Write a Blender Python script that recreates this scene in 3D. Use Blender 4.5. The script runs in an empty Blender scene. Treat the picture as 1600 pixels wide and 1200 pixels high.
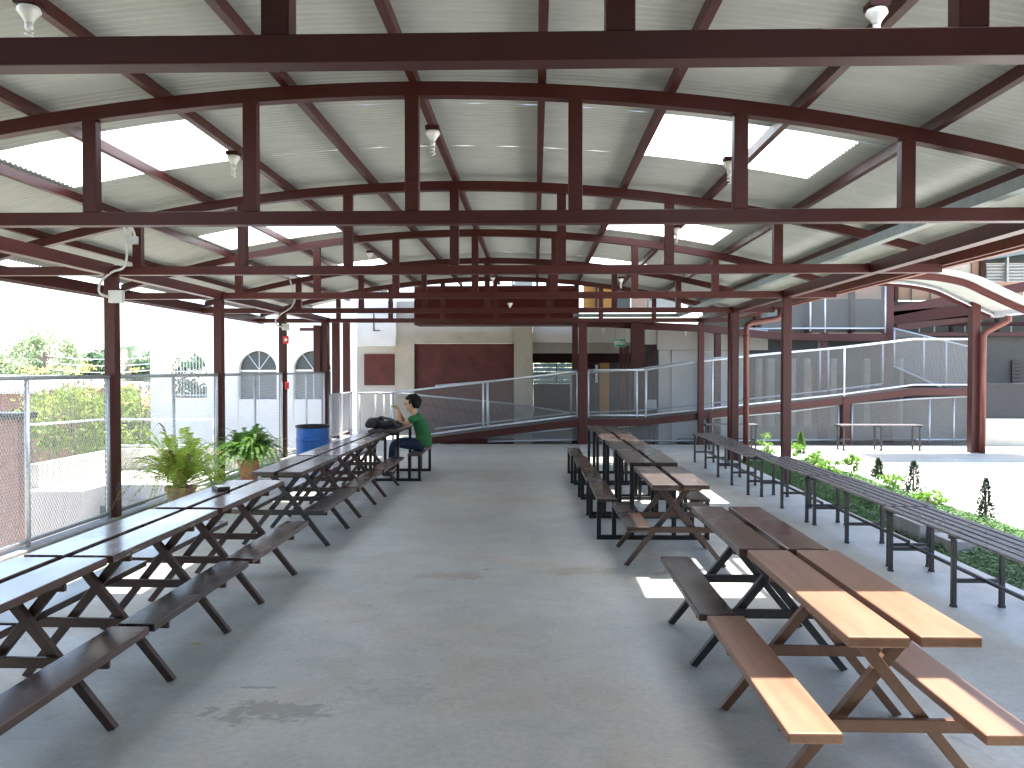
import bpy, math, random
from mathutils import Vector, Matrix
R = math.radians
rnd = random.Random(7)
C = bpy.context.scene.collection
S = bpy.context.scene

# ------------------------------------------------------------------ camera
CAMZ, F = 1.75, 1300.0
YAW, PITCH = math.atan(36/F), math.atan(23/F)
cd = bpy.data.cameras.new('camera'); cam = bpy.data.objects.new('camera', cd); C.objects.link(cam)
cam.location = (0, 0, CAMZ)
cam.rotation_euler = (math.pi/2 - PITCH, 0, YAW)
cd.sensor_width = 36; cd.lens = 36*F/1600; cd.clip_start = .05; cd.clip_end = 800
S.camera = cam
_M = Matrix.Rotation(YAW, 3, 'Z') @ Matrix.Rotation(-PITCH, 3, 'X')
def ray(u, v): return _M @ Vector(((u-800)/F, 1, -(v-600)/F))
def at(u, v, Y=None, Z=None):
    d = ray(u, v); t = Y/d.y if Y is not None else (Z-CAMZ)/d.z
    return Vector((d.x*t, d.y*t, CAMZ+d.z*t))

# ------------------------------------------------------------------ sky, sun, exposure
w = bpy.data.worlds.new('World'); S.world = w; w.use_nodes = True
nt = w.node_tree; bg = nt.nodes['Background']
sky = nt.nodes.new('ShaderNodeTexSky'); sky.sky_type = 'NISHITA'; sky.sun_disc = False
SUNV = Vector((.05, .19, 1)).normalized()
sky.sun_elevation = math.asin(SUNV.z); sky.sun_rotation = math.atan2(SUNV.x, SUNV.y)
sky.air_density = 1.0; sky.dust_density = 2.0
nt.links.new(sky.outputs[0], bg.inputs[0]); bg.inputs[1].default_value = .15
sd = bpy.data.lights.new('sun', 'SUN'); sd.energy = 4.5; sd.angle = R(.5); sd.color = (1, .96, .9)
sun = bpy.data.objects.new('sun', sd); C.objects.link(sun)
sun.rotation_euler = SUNV.to_track_quat('Z', 'Y').to_euler()
S.view_settings.view_transform = 'Standard'; S.view_settings.look = 'None'; S.view_settings.gamma = 1
S.view_settings.exposure = 2.7
S.render.engine = 'CYCLES'
S.cycles.max_bounces = 8; S.cycles.diffuse_bounces = 5; S.cycles.transparent_max_bounces = 12
S.cycles.sample_clamp_indirect = 6; S.cycles.use_denoising = True; S.cycles.caustics_reflective = False

# ------------------------------------------------------------------ materials
def mat(name, col, rough=.6, var=.12, scale=6, bump=0, bscale=60, metal=0, spec=.5, col2=None, stretch=None, transl=0, rvar=0, emit=None, coat=0, objvar=0):
    m = bpy.data.materials.new(name); m.use_nodes = True; n = m.node_tree; L = n.links
    p = n.nodes['Principled BSDF']
    p.inputs['Roughness'].default_value = rough; p.inputs['Metallic'].default_value = metal
    p.inputs['Specular IOR Level'].default_value = spec; p.inputs['Coat Weight'].default_value = coat
    p.inputs['Coat Roughness'].default_value = .15
    tc = n.nodes.new('ShaderNodeTexCoord'); mp = n.nodes.new('ShaderNodeMapping')
    L.new(tc.outputs['Object'], mp.inputs[0])
    mp.inputs['Location'].default_value = (3.37, 5.61, 2.23)
    if stretch: mp.inputs['Scale'].default_value = stretch
    nz = n.nodes.new('ShaderNodeTexNoise'); nz.inputs['Scale'].default_value = scale; nz.inputs['Detail'].default_value = 6
    nz.inputs['Roughness'].default_value = .65
    L.new(mp.outputs[0], nz.inputs[0])
    cr = n.nodes.new('ShaderNodeValToRGB'); cr.color_ramp.elements[0].position = .3; cr.color_ramp.elements[1].position = .7
    a = col2 if col2 else tuple(c*(1-var*2) for c in col)
    b = col if col2 else tuple(min(1, c*(1+var)) for c in col)
    cr.color_ramp.elements[0].color = (*a, 1); cr.color_ramp.elements[1].color = (*b, 1)
    L.new(nz.outputs[0], cr.inputs[0])
    out = cr.outputs[0]
    if objvar:
        oi = n.nodes.new('ShaderNodeObjectInfo'); hs = n.nodes.new('ShaderNodeHueSaturation')
        mr = n.nodes.new('ShaderNodeMapRange'); mr.inputs[3].default_value = 1-objvar; mr.inputs[4].default_value = 1+objvar
        L.new(oi.outputs['Random'], mr.inputs[0]); L.new(mr.outputs[0], hs.inputs['Value']); L.new(out, hs.inputs['Color']); out = hs.outputs[0]
    L.new(out, p.inputs['Base Color'])
    if rvar:
        mr = n.nodes.new('ShaderNodeMapRange'); mr.inputs[1].default_value = .3; mr.inputs[2].default_value = .7
        mr.inputs[3].default_value = max(.05, rough-rvar); mr.inputs[4].default_value = min(1, rough+rvar)
        L.new(nz.outputs[0], mr.inputs[0]); L.new(mr.outputs[0], p.inputs['Roughness'])
    if bump:
        n2 = n.nodes.new('ShaderNodeTexNoise'); n2.inputs['Scale'].default_value = bscale; n2.inputs['Detail'].default_value = 4
        L.new(mp.outputs[0], n2.inputs[0])
        bp = n.nodes.new('ShaderNodeBump'); bp.inputs['Strength'].default_value = bump; bp.inputs['Distance'].default_value = .01
        L.new(n2.outputs[0], bp.inputs['Height']); L.new(bp.outputs[0], p.inputs['Normal'])
    if transl:
        tr = n.nodes.new('ShaderNodeBsdfTranslucent'); mx = n.nodes.new('ShaderNodeMixShader'); mx.inputs[0].default_value = transl
        L.new(out, tr.inputs[0]); L.new(p.outputs[0], mx.inputs[1]); L.new(tr.outputs[0], mx.inputs[2])
        L.new(mx.outputs[0], n.nodes['Material Output'].inputs[0])
    if emit:
        p.inputs['Emission Color'].default_value = (*emit[0], 1); p.inputs['Emission Strength'].default_value = emit[1]
    return m

M = {}
M['maroon'] = mat('maroon_paint', (.055, .0115, .009), .42, .08, 3, .02, 30, rvar=.05, objvar=.08, spec=.3)
M['maroon_dk'] = mat('dark_maroon_paint', (.042, .01, .008), .55, .1, 3, .02, 30, rvar=.05, spec=.2)
M['fascia'] = mat('sunlit_maroon_paint', (.16, .042, .024), .45, .1, 5, spec=.3)  # maroon brightened towards orange, sunlight put into the colour
M['pipe'] = mat('brown_pipe_paint', (.12, .035, .025), .4, .15, 4, spec=.35)
M['galv'] = mat('galvanised_steel', (.55, .58, .62), .42, .1, 30, metal=.35)
M['galv_dk'] = mat('weathered_galvanised_steel', (.36, .39, .42), .5, .1, 30, metal=.35)
M['tray'] = mat('grey_green_channel', (.2, .24, .23), .5, .1, 10)
M['roof'] = mat('roof_sheet_underside', (.43, .45, .425), .55, .05, 2.5, stretch=(1, 3, 1), spec=.25)
M['black'] = mat('black_painted_steel', (.012, .01, .01), .42, .2, 20, spec=.35)
M['grey_steel'] = mat('dark_grey_steel', (.025, .024, .026), .42, .2, 15)
M['slat'] = mat('worn_slat_paint', (.13, .115, .115), .33, .2, 5, rvar=.12, stretch=(8, 1, 8))
M['white_pl'] = mat('white_porcelain', (.8, .8, .76), .3, .03, 5)
M['white_paint'] = mat('white_wall_paint', (.82, .82, .8), .8, .04, 2, .1, 20)
M['box_grey'] = mat('grey_box_plastic', (.55, .57, .55), .5, .04, 5)
M['cream'] = mat('cream_wall_paint', (.5, .46, .38), .8, .1, 1.5, .1, 25)
M['cream_lt'] = mat('light_grey_wall_paint', (.55, .54, .51), .8, .06, 1.2, .1, 25)
M['door'] = mat('maroon_door_paint', (.12, .026, .022), .6, .22, 2.5, .1, 20)
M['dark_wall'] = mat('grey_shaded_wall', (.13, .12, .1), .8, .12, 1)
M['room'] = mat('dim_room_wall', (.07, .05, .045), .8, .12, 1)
M['orange'] = mat('ochre_paint', (.55, .25, .05), .7, .08, 2)
M['arch_pane'] = mat('grey_frosted_pane', (.1, .115, .125), .5, .1, 3)
M['fascia_red'] = mat('matt_maroon_paint', (.07, .014, .011), .8, .12, 2, spec=.15)
M['shade_wall'] = mat('shade_grey_wall', (.075, .07, .06), .85, .15, 1)  # grey darkened so the colour carries the shade of the rear range
M['pier'] = mat('dull_beige_pier', (.27, .24, .2), .85, .15, 3)
M['galv_mesh'] = mat('dull_wire_mesh', (.23, .23, .225), .6, .1, 30)
M['glass'] = mat('window_glass', (.05, .06, .06), .25, .1, 2, spec=.4)
M['glass_lt'] = mat('pale_louvre_glass', (.42, .5, .55), .15, .15, 3, transl=.6)
M['blue'] = mat('blue_plastic', (.015, .14, .52), .4, .15, 6, .05, 20, rvar=.1)
M['terra'] = mat('terracotta', (.42, .17, .1), .75, .15, 9, .15, 40)
M['terra_pale'] = mat('pale_chalky_terracotta', (.5, .27, .2), .8, .15, 9, .15, 40)
M['soil'] = mat('potting_soil', (.05, .035, .025), .9, .3, 30, .5, 40)
M['concrete_block'] = mat('raw_concrete', (.3, .29, .27), .85, .15, 8, .3, 40)
M['court'] = mat('court_concrete', (.62, .6, .56), .8, .05, 1, .1, 30)
M['earth'] = mat('dry_earth_and_grass', (.27, .25, .21), .95, .2, .4, .3, 5, col2=(.17, .17, .13))
M['soil_lawn'] = mat('lawn_soil', (.06, .075, .03), .95, .3, 5, .5, 40, col2=(.035, .045, .02))
M['grass'] = mat('grass_blades', (.07, .17, .03), .55, .3, 3, col2=(.035, .1, .02), transl=.35)
M['leaf'] = mat('green_leaves', (.09, .2, .03), .5, .3, 2.5, col2=(.04, .11, .02), transl=.35)
M['leaf_y'] = mat('yellow_green_leaves', (.42, .46, .08), .55, .3, 1.6, col2=(.15, .26, .05), transl=.4)
M['leaf_b'] = mat('bright_green_leaves', (.2, .36, .05), .5, .3, 2.5, col2=(.09, .2, .03), transl=.4)
M['leaf_hazed'] = mat('hazed_olive_leaves', (.34, .4, .24), .6, .2, .8, col2=(.2, .27, .14), transl=.4)  # leaf tone lightened to stand in for haze and glare
M['leaf_dk'] = mat('dark_leaves', (.1, .17, .09), .55, .3, 1, col2=(.05, .1, .05), transl=.3)
M['flower'] = mat('yellow_blossom', (.8, .74, .2), .6, .1, 3, transl=.4)
M['fern'] = mat('fern_fronds', (.6, .72, .14), .5, .2, 7, col2=(.34, .52, .08), transl=.55)
M['fern_dk'] = mat('deep_fern_fronds', (.22, .42, .07), .5, .25, 7, col2=(.07, .19, .03), transl=.45)
M['fern_dry'] = mat('dry_fronds', (.32, .2, .09), .7, .2, 9, transl=.3)
M['cypress'] = mat('conifer_leaves', (.05, .09, .04), .6, .3, 8, col2=(.025, .05, .02), transl=.2)
M['bark'] = mat('bark', (.17, .13, .1), .9, .25, 8, .4, 20)
M['brick'] = mat('terracotta_wall', (.34, .18, .13), .85, .15, 5)
M['pale_roof'] = mat('pale_metal_roof', (.75, .72, .68), .5, .06, 2)
M['clay_roof'] = mat('clay_tile_roof', (.5, .22, .13), .8, .15, 5, .4, 8)
M['skin'] = mat('skin', (.55, .31, .2), .55, .05, 8)
M['hair'] = mat('black_hair', (.005, .004, .004), .6, .3, 60, .6, 90, spec=.2)
M['shirt'] = mat('green_cotton', (.018, .12, .035), .85, .12, 9, .25, 30)
M['jeans'] = mat('dark_blue_denim', (.008, .017, .055), .85, .2, 12, .3, 40)
M['shoe'] = mat('black_shoe', (.02, .02, .02), .5, .1, 10)
M['bag'] = mat('black_nylon', (.01, .01, .014), .42, .3, 8, .3, 25, spec=.4)
M['lime'] = mat('lime_green', (.2, .55, .03), .5, .1, 10)
M['red'] = mat('alarm_red', (.6, .03, .03), .4, .1, 10)
M['sign_green'] = mat('sign_green', (.0, .25, .12), .4, .03, 4)
M['sign_white'] = mat('sign_white', (.85, .9, .88), .5, .02, 4)
M['pale_pink'] = mat('pink_beige_wall', (.55, .36, .28), .8, .08, 1.5)
M['blue_grey'] = mat('blue_grey_panel', (.3, .42, .5), .5, .05, 3)

def concrete_floor():
    m = bpy.data.materials.new('polished_concrete'); m.use_nodes = True; n = m.node_tree; L = n.links; p = n.nodes['Principled BSDF']
    tc = n.nodes.new('ShaderNodeTexCoord')
    def noise(sc, det=6, off=0, dist=0, rg=.6):
        mp = n.nodes.new('ShaderNodeMapping'); mp.inputs['Location'].default_value = (off, off*.7, 0); L.new(tc.outputs['Object'], mp.inputs[0])
        z = n.nodes.new('ShaderNodeTexNoise'); z.inputs['Scale'].default_value = sc; z.inputs['Detail'].default_value = det
        z.inputs['Distortion'].default_value = dist; z.inputs['Roughness'].default_value = rg; L.new(mp.outputs[0], z.inputs[0]); return z.outputs[0]
    def ramp(src, p0, c0, p1, c1):
        r = n.nodes.new('ShaderNodeValToRGB'); e = r.color_ramp.elements; e[0].position = p0; e[1].position = p1
        e[0].color = (*c0, 1); e[1].color = (*c1, 1); L.new(src, r.inputs[0]); return r.outputs[0]
    def mul(a, b, f=1):
        x = n.nodes.new('ShaderNodeMixRGB'); x.blend_type = 'MULTIPLY'; x.inputs[0].default_value = f; L.new(a, x.inputs[1]); L.new(b, x.inputs[2]); return x.outputs[0]
    W = (1, 1, 1)
    base = ramp(noise(.55, 8, 3), .34, (.405, .405, .365), .66, (.5, .49, .445))
    a = mul(base, ramp(noise(3.5, 8, 9, .6), .3, (.86, .87, .88), .6, W))
    a = mul(a, ramp(noise(26, 8, 2, 0, .75), .3, (.78, .78, .78), .62, W))
    a = mul(a, ramp(noise(14, 9, 60, .6, .8), .27, (.45, .45, .46), .31, W), .7)
    a = mul(a, ramp(noise(2.1, 9, 21, 1.6, .7), .29, (.62, .6, .57), .36, W), .8)   # stains
    a = mul(a, ramp(noise(9, 4, 31, 2.5, .8), .24, (.4, .4, .4), .275, W), .8)      # small scuffs
    a = mul(a, ramp(noise(.9, 3, 44, .8), .36, (1.0, .93, .86), .5, W), 1)           # warm patches
    def stain(u, v, rx, ry, col, sc, off, thr=.5):
        nonlocal a
        q = at(u, v, Z=0); mp = n.nodes.new('ShaderNodeMapping'); mp.vector_type = 'POINT'
        mp.inputs['Location'].default_value = (-q.x/rx, -q.y/ry, 0); mp.inputs['Scale'].default_value = (1/rx, 1/ry, 0); L.new(tc.outputs['Object'], mp.inputs[0])
        ln = n.nodes.new('ShaderNodeVectorMath'); ln.operation = 'LENGTH'; L.new(mp.outputs[0], ln.inputs[0])
        ad = n.nodes.new('ShaderNodeMath'); ad.operation = 'MULTIPLY_ADD'; L.new(noise(sc, 7, off, 1.2, .7), ad.inputs[0]); ad.inputs[1].default_value = 3.2; L.new(ln.outputs['Value'], ad.inputs[2])
        dv = n.nodes.new('ShaderNodeMath'); dv.operation = 'MULTIPLY'; dv.inputs[1].default_value = .2; L.new(ad.outputs[0], dv.inputs[0]); thr = (thr+.35)/5
        a = mul(a, ramp(dv.outputs[0], thr, col, thr+.03, W), 1)
        return a
    r0 = stain(425, 1112, .5, .2, (.66, .67, .64), 7, 5, 1.0+.72)
    stain(400, 1074, .16, .03, (.6, .6, .58), 10, 8, 1.75)
    stain(705, 900, .36, .16, (.9, .78, .74), 6, 15, 1.95)
    stain(900, 893, .55, .2, (.86, .83, .76), 5, 18, 1.8)
    stain(1060, 895, .3, .15, (.7, .6, .5), 5, 28, 1.7)
    stain(760, 890, .05, .03, (.5, .5, .5), 20, 38, 1.7)
    stain(620, 1080, .5, .4, (.86, .86, .86), 9, 48, 1.5)
    L.new(a, p.inputs['Base Color'])
    mr = n.nodes.new('ShaderNodeMapRange'); mr.inputs[1].default_value = .3; mr.inputs[2].default_value = .7; mr.inputs[3].default_value = .34; mr.inputs[4].default_value = .6
    L.new(noise(1.6, 6, 12), mr.inputs[0]); L.new(mr.outputs[0], p.inputs['Roughness'])
    bp = n.nodes.new('ShaderNodeBump'); bp.inputs['Strength'].default_value = .12; bp.inputs['Distance'].default_value = .004
    L.new(noise(40, 5, 1), bp.inputs['Height']); L.new(bp.outputs[0], p.inputs['Normal'])
    return m
M['floor'] = concrete_floor()

def wood(name, c_hi, c_lo, rough, wear=0, wearcol=(.5, .45, .4), coat=.3):
    m = bpy.data.materials.new(name); m.use_nodes = True; n = m.node_tree; L = n.links; p = n.nodes['Principled BSDF']
    tc = n.nodes.new('ShaderNodeTexCoord'); oi = n.nodes.new('ShaderNodeObjectInfo')
    ad = n.nodes.new('ShaderNodeVectorMath'); ad.operation = 'ADD'; L.new(tc.outputs['Object'], ad.inputs[0])
    cb = n.nodes.new('ShaderNodeVectorMath'); cb.operation = 'SCALE'; cb.inputs[0].default_value = (37, 91, 13); L.new(oi.outputs['Random'], cb.inputs['Scale']); L.new(cb.outputs[0], ad.inputs[1])
    def noise(scv, sc, det, dist=0):
        mp = n.nodes.new('ShaderNodeMapping'); mp.inputs['Scale'].default_value = scv; L.new(ad.outputs[0], mp.inputs[0])
        z = n.nodes.new('ShaderNodeTexNoise'); z.inputs['Scale'].default_value = sc; z.inputs['Detail'].default_value = det; z.inputs['Distortion'].default_value = dist
        L.new(mp.outputs[0], z.inputs[0]); return z.outputs[0]
    p.inputs['Coat Weight'].default_value = coat; p.inputs['Coat Roughness'].default_value = .12
    g = noise((14, 1, 14), 1.6, 3, 0)
    r = n.nodes.new('ShaderNodeValToRGB'); r.color_ramp.elements[0].position = .35; r.color_ramp.elements[1].position = .65
    r.color_ramp.elements[0].color = (*c_lo, 1); r.color_ramp.elements[1].color = (*c_hi, 1); L.new(g, r.inputs[0])
    out = r.outputs[0]
    b = noise((2, 1, 2), 1.5, 1, 0)
    if wear:
        r2 = n.nodes.new('ShaderNodeValToRGB'); r2.color_ramp.elements[0].position = .64-wear*.2; r2.color_ramp.elements[1].position = .67-wear*.2
        r2.color_ramp.elements[0].color = (0, 0, 0, 1); r2.color_ramp.elements[1].color = (1, 1, 1, 1)
        L.new(noise((3, 1.2, 3), 5, 9, 1.2), r2.inputs[0])
        mx = n.nodes.new('ShaderNodeMixRGB'); mx.inputs[2].default_value = (*wearcol, 1); L.new(r2.outputs[0], mx.inputs[0]); L.new(out, mx.inputs[1]); out = mx.outputs[0]
    L.new(out, p.inputs['Base Color'])
    mr = n.nodes.new('ShaderNodeMapRange'); mr.inputs[1].default_value = .3; mr.inputs[2].default_value = .7
    mr.inputs[3].default_value = rough-.06; mr.inputs[4].default_value = rough+.1; L.new(b, mr.inputs[0]); L.new(mr.outputs[0], p.inputs['Roughness'])
    bp = n.nodes.new('ShaderNodeBump'); bp.inputs['Strength'].default_value = .05; bp.inputs['Distance'].default_value = .001
    return m
M['wood_brown'] = wood('brown_painted_wood', (.075, .03, .021), (.05, .02, .014), .26, coat=.6)
M['wood_dark'] = wood('dark_varnished_wood', (.036, .019, .015), (.026, .014, .011), .28, coat=.4)
M['wood_worn'] = wood('worn_glossy_wood', (.07, .034, .026), (.045, .022, .017), .22, .42, (.16, .12, .1), coat=.7)
M['wood_red'] = wood('red_brown_painted_wood', (.25, .13, .08), (.2, .1, .062), .42, coat=.1)
M['wood_grey'] = wood('weathered_grey_brown_wood', (.06, .038, .031), (.04, .027, .023), .36, .25, (.1, .07, .06))
M['steel_brown'] = mat('brown_painted_steel', (.05, .024, .018), .42, .15, 10)
M['steel_red'] = mat('red_brown_painted_steel', (.14, .068, .043), .42, .15, 10)

def skylight_mat():
    m = bpy.data.materials.new('translucent_corrugated_plastic'); m.use_nodes = True; n = m.node_tree; L = n.links
    n.nodes.remove(n.nodes['Principled BSDF'])
    t = n.nodes.new('ShaderNodeBsdfTransparent'); t.inputs[0].default_value = (.92, .94, .92, 1)
    tl = n.nodes.new('ShaderNodeBsdfTranslucent'); tl.inputs[0].default_value = (.9, .92, .9, 1)
    mx = n.nodes.new('ShaderNodeMixShader'); mx.inputs[0].default_value = .3
    L.new(t.outputs[0], mx.inputs[1]); L.new(tl.outputs[0], mx.inputs[2]); L.new(mx.outputs[0], n.nodes['Material Output'].inputs[0])
    return m
M['skylight'] = skylight_mat()

# ------------------------------------------------------------------ mesh helpers
class MB:
    def __init__(s): s.v = []; s.f = []
    def add(s, vs, fs):
        o = len(s.v); s.v += [tuple(v) for v in vs]; s.f += [tuple(i+o for i in f) for f in fs]; return s
    def box(s, x0, x1, y0, y1, z0, z1):
        return s.add([(x0,y0,z0),(x1,y0,z0),(x1,y1,z0),(x0,y1,z0),(x0,y0,z1),(x1,y0,z1),(x1,y1,z1),(x0,y1,z1)],
                     [(3,2,1,0),(4,5,6,7),(0,1,5,4),(1,2,6,5),(2,3,7,6),(3,0,4,7)])
    def beam(s, a, b, w, h, up=(0,0,1)):
        a = Vector(a); b = Vector(b); d = (b-a).normalized(); up = Vector(up)
        x = d.cross(up)
        if x.length < 1e-4: x = d.cross(Vector((0,1,0)))
        x.normalize(); y = x.cross(d).normalized()
        x *= w/2; y *= h/2
        vs = [p+q for p in (a, b) for q in (-x-y, x-y, x+y, -x+y)]
        return s.add(vs, [(0,1,2,3),(7,6,5,4),(0,4,5,1),(1,5,6,2),(2,6,7,3),(3,7,4,0)])
    def tube(s, pts, r, n=8, r2=None, cap=True):
        pts = [Vector(p) for p in pts]; N = len(pts); vs = []
        prev = None
        for i, p in enumerate(pts):
            d = (pts[min(i+1, N-1)]-pts[max(i-1, 0)]).normalized()
            if prev is None:
                x = d.cross(Vector((0,0,1)));
                if x.length < 1e-3: x = d.cross(Vector((0,1,0)))
            else:
                x = prev - d*prev.dot(d)
            x.normalize(); prev = x; y = d.cross(x)
            rr = r if r2 is None else r+(r2-r)*i/(N-1)
            if isinstance(r, (list, tuple)): rr = r[i]
            vs += [p+(x*math.cos(t)+y*math.sin(t))*rr for t in (2*math.pi*k/n for k in range(n))]
        fs = [(i*n+k, i*n+(k+1)%n, (i+1)*n+(k+1)%n, (i+1)*n+k) for i in range(N-1) for k in range(n)]
        if cap: fs += [tuple(range(n))[::-1], tuple((N-1)*n+k for k in range(n))]
        return s.add(vs, fs)
    def lathe(s, c, prof, n=20, axis='z'):
        vs = []
        for r, z in prof:
            for k in range(n):
                t = 2*math.pi*k/n; vs.append((c[0]+r*math.cos(t), c[1]+r*math.sin(t), c[2]+z))
        N = len(prof)
        fs = [(i*n+k, i*n+(k+1)%n, (i+1)*n+(k+1)%n, (i+1)*n+k) for i in range(N-1) for k in range(n)]
        fs += [tuple(range(n))[::-1], tuple((N-1)*n+k for k in range(n))]
        return s.add(vs, fs)
    def prism(s, poly, y0, y1):           # polygon in x,z extruded along y
        n = len(poly)
        vs = [(x, y0, z) for x, z in poly]+[(x, y1, z) for x, z in poly]
        return s.add(vs, [tuple(range(n)), tuple(range(2*n-1, n-1, -1))]+[((i+1)%n, i, n+i, n+(i+1)%n) for i in range(n)])
    def build(s, name, m, parent=None, bevel=0, smooth=False):
        me = bpy.data.meshes.new(name); me.from_pydata(s.v, [], s.f); me.validate(); me.update()
        me.materials.append(M[m] if isinstance(m, str) else m)
        if smooth:
            me.polygons.foreach_set('use_smooth', [True]*len(me.polygons))
        o = bpy.data.objects.new(name, me); C.objects.link(o)
        if parent is not None:
            o.parent = parent
            if parent.type == 'EMPTY' and tuple(parent.location) != (0, 0, 0):
                o.matrix_parent_inverse = Matrix.Translation(-Vector(parent.location))
        if bevel:
            b = o.modifiers.new('bevel', 'BEVEL'); b.width = bevel; b.segments = 2; b.limit_method = 'ANGLE'
        return o
def tag(o, label=None, cat=None, group=None, kind=None):
    if label: o['label'] = label
    if cat: o['category'] = cat
    if group: o['group'] = group
    if kind: o['kind'] = kind
    return o
def empty(name, label, cat, group=None, loc=(0,0,0), kind=None):
    o = bpy.data.objects.new(name, None); C.objects.link(o); o.location = loc; o.empty_display_size = .1
    return tag(o, label, cat, group, kind)
def copy_tree(o, delta, parent=None, label=None):
    c = o.copy(); C.objects.link(c)
    if parent is not None: c.parent = parent
    else: c.location = o.location + Vector(delta)
    if label: c['label'] = label
    for ch in [x for x in o.children]: copy_tree(ch, delta, c)
    return c

# diamond mesh on a sheared panel: bottom edge a->b, vertical edges up; za0,za1 etc
def mesh_panel(mb, a, b, z0a, z0b, ha, hb, pw, ph, th, off=.002):
    a = Vector(a); b = Vector(b); L = (b-a).length; d = (b-a)/L; nrm = Vector((-d.y, d.x, 0))
    H = max(ha, hb)
    def P(s, t, o):
        k = s/L; z = (z0a+(z0b-z0a)*k) + t
        p = a+d*s; return Vector((p.x, p.y, z))+nrm*o
    m = ph/pw
    for sg in (1, -1):
        c = -H/m if sg == 1 else 0
        end = L if sg == 1 else L+H/m
        c += pw*.5
        while c < end:
            # line: s = c + t/m*sg
            def hmax(s): return ha+(hb-ha)*max(0, min(1, s/L))
            t0 = 0 if 0 <= c <= L else ((-c)*m if sg == 1 else (c-L)*m)
            s0 = c+sg*t0/m
            # upper end: top of panel or side
            t1 = H
            s1 = c+sg*t1/m
            if s1 > L: t1 = (L-c)*m; s1 = L
            if s1 < 0: t1 = c*m; s1 = 0
            # clip to sloped top
            if t1 > hmax(s1):
                # intersect t = ha+(hb-ha)*s/L with s=c+sg t/m
                k = (hb-ha)/L; t1 = (ha+k*c)/(1-k*sg/m); s1 = c+sg*t1/m
            if t1-t0 > .01 and -.001 <= s0 <= L+.001 and -.001 <= s1 <= L+.001:
                mb.beam(P(s0, t0, off*sg), P(s1, t1, off*sg), th, .002, up=nrm)
            c += pw

# ================================================================== THE SETTING
def struct(name, mb, m, **k): return tag(mb.build(name, m, **k), kind='structure')
def rail(mb, p0, p1, r): mb.tube([p0, p1], r, 8)

g = MB(); g.add([(-400,-60,-2.9),(-4.98,-60,-2.9),(-4.98,24.4,-2.9),(-4.98,500,-2.9),(-400,500,-2.9)], [(0,1,2,3,4)])
struct('lower_ground', g, 'earth')
g = MB(); g.box(-5.0, 3.86, -9, 19.42, -3.0, 0.0); struct('terrace_floor', g, 'floor')
g = MB(); g.box(-5.0, -2.6, 19.421, 24.4, -3.0, -.004); struct('walkway', g, 'floor')
g = MB(); g.box(-2.599, 3.86, 19.421, 45, -3.0, -.3); g.box(3.861, 60, 19.41, 45, -3.0, -.12); struct('rear_patio_floor', g, 'dark_wall')
g = MB(); g.box(5.45, 60, -12, 16.35, -3, -.05); struct('court', g, 'court')
g = MB(); g.box(3.861, 60, 16.351, 19.409, -3, -.002); struct('paved_path', g, 'floor')
g = MB(); g.box(3.861, 5.449, -12, 16.35, -3, -.045); struct('lawn_soil', g, 'soil_lawn')
g = MB(); g.add([(-4.98,45.01,-2.9),(400,45.01,-2.9),(400,500,-2.9),(-4.98,500,-2.9)], [(0,1,2,3)]); struct('far_ground', g, 'earth')
# grass
g = MB()
for i in range(30000):
    x = 3.88+1.62*rnd.random()**.9; y = 4.2+12.1*rnd.random()**1.1
    if x > 5.45-.1*math.sin(y*3)-.08*math.sin(y*7.3): continue
    h = rnd.uniform(.025, .06); a = rnd.uniform(0, 6.28); l = rnd.uniform(-.04, .04); wd = rnd.uniform(.003, .007)
    dx, dy = math.cos(a)*wd, math.sin(a)*wd
    g.add([(x-dx, y-dy, -.046), (x+dx, y+dy, -.046), (x+l, y+rnd.uniform(-.04, .04), -.046+h)], [(0,1,2)])
for i in range(9000):   # clover-like leaves
    x = 3.9+1.5*rnd.random(); y = 4.2+12.1*rnd.random(); s = rnd.uniform(.01, .025); z = -.04+rnd.uniform(.01, .06); a = rnd.uniform(0, 6.28)
    dx, dy = math.cos(a)*s, math.sin(a)*s
    g.add([(x-dx, y-dy, z), (x+dy, y-dx, z+rnd.uniform(-.008, .012)), (x+dx, y+dy, z), (x-dy, y+dx, z+rnd.uniform(-.008, .012))], [(0,1,2,3)])
o = g.build('grass', 'grass'); tag(o, 'short green grass strip beside the concrete terrace', 'grass', kind='stuff')

# ================================================================== ROOF
XC, K, ZA = -.893, .0271, 3.85
def zar(x): return ZA - K*(x-XC)**2
XL, XR = -6.5, 4.58
T1, DT = 2.95, 3.28
TY = [T1+DT*i for i in range(6)]
HC = 2.84
roof = empty('canopy_roof', 'long arched corrugated roof of pale sheets over the dining terrace', 'roof')
sky_y = [(2.68-4.47, 3.95-4.47), (2.68, 4.28), (7.12, 8.43), (11.6, 12.9), (16.05, 17.35)]
def corr(x0, x1, y0, y1, mb, off=0, seg=.48):
    P = .0762; per = 8
    n = max(2, int(round((y1-y0)/P*per))); nx = max(2, int(math.ceil((x1-x0)/seg)))
    vs = []
    for j in range(n+1):
        y = y0+(y1-y0)*j/n; zz = .0095*math.sin(2*math.pi*y/P)
        for i in range(nx+1):
            x = x0+(x1-x0)*i/nx; vs.append((x, y, zar(x)+.055+.10+.0115+off+zz))
    mb.add(vs, [(j*(nx+1)+i, j*(nx+1)+i+1, (j+1)*(nx+1)+i+1, (j+1)*(nx+1)+i) for j in range(n) for i in range(nx)])
sheet = MB(); X0, X1 = XL-.12, XR+.06
SL, SR = (-4.73, -2.87), (1.04, 2.72)
cur = -7.5
for (a, b) in sky_y:
    corr(X0, X1, cur, a, sheet)
    corr(X0, SL[0], a, b, sheet); corr(SL[1], SR[0], a, b, sheet); corr(SR[1], X1, a, b, sheet)
    cur = b
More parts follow.
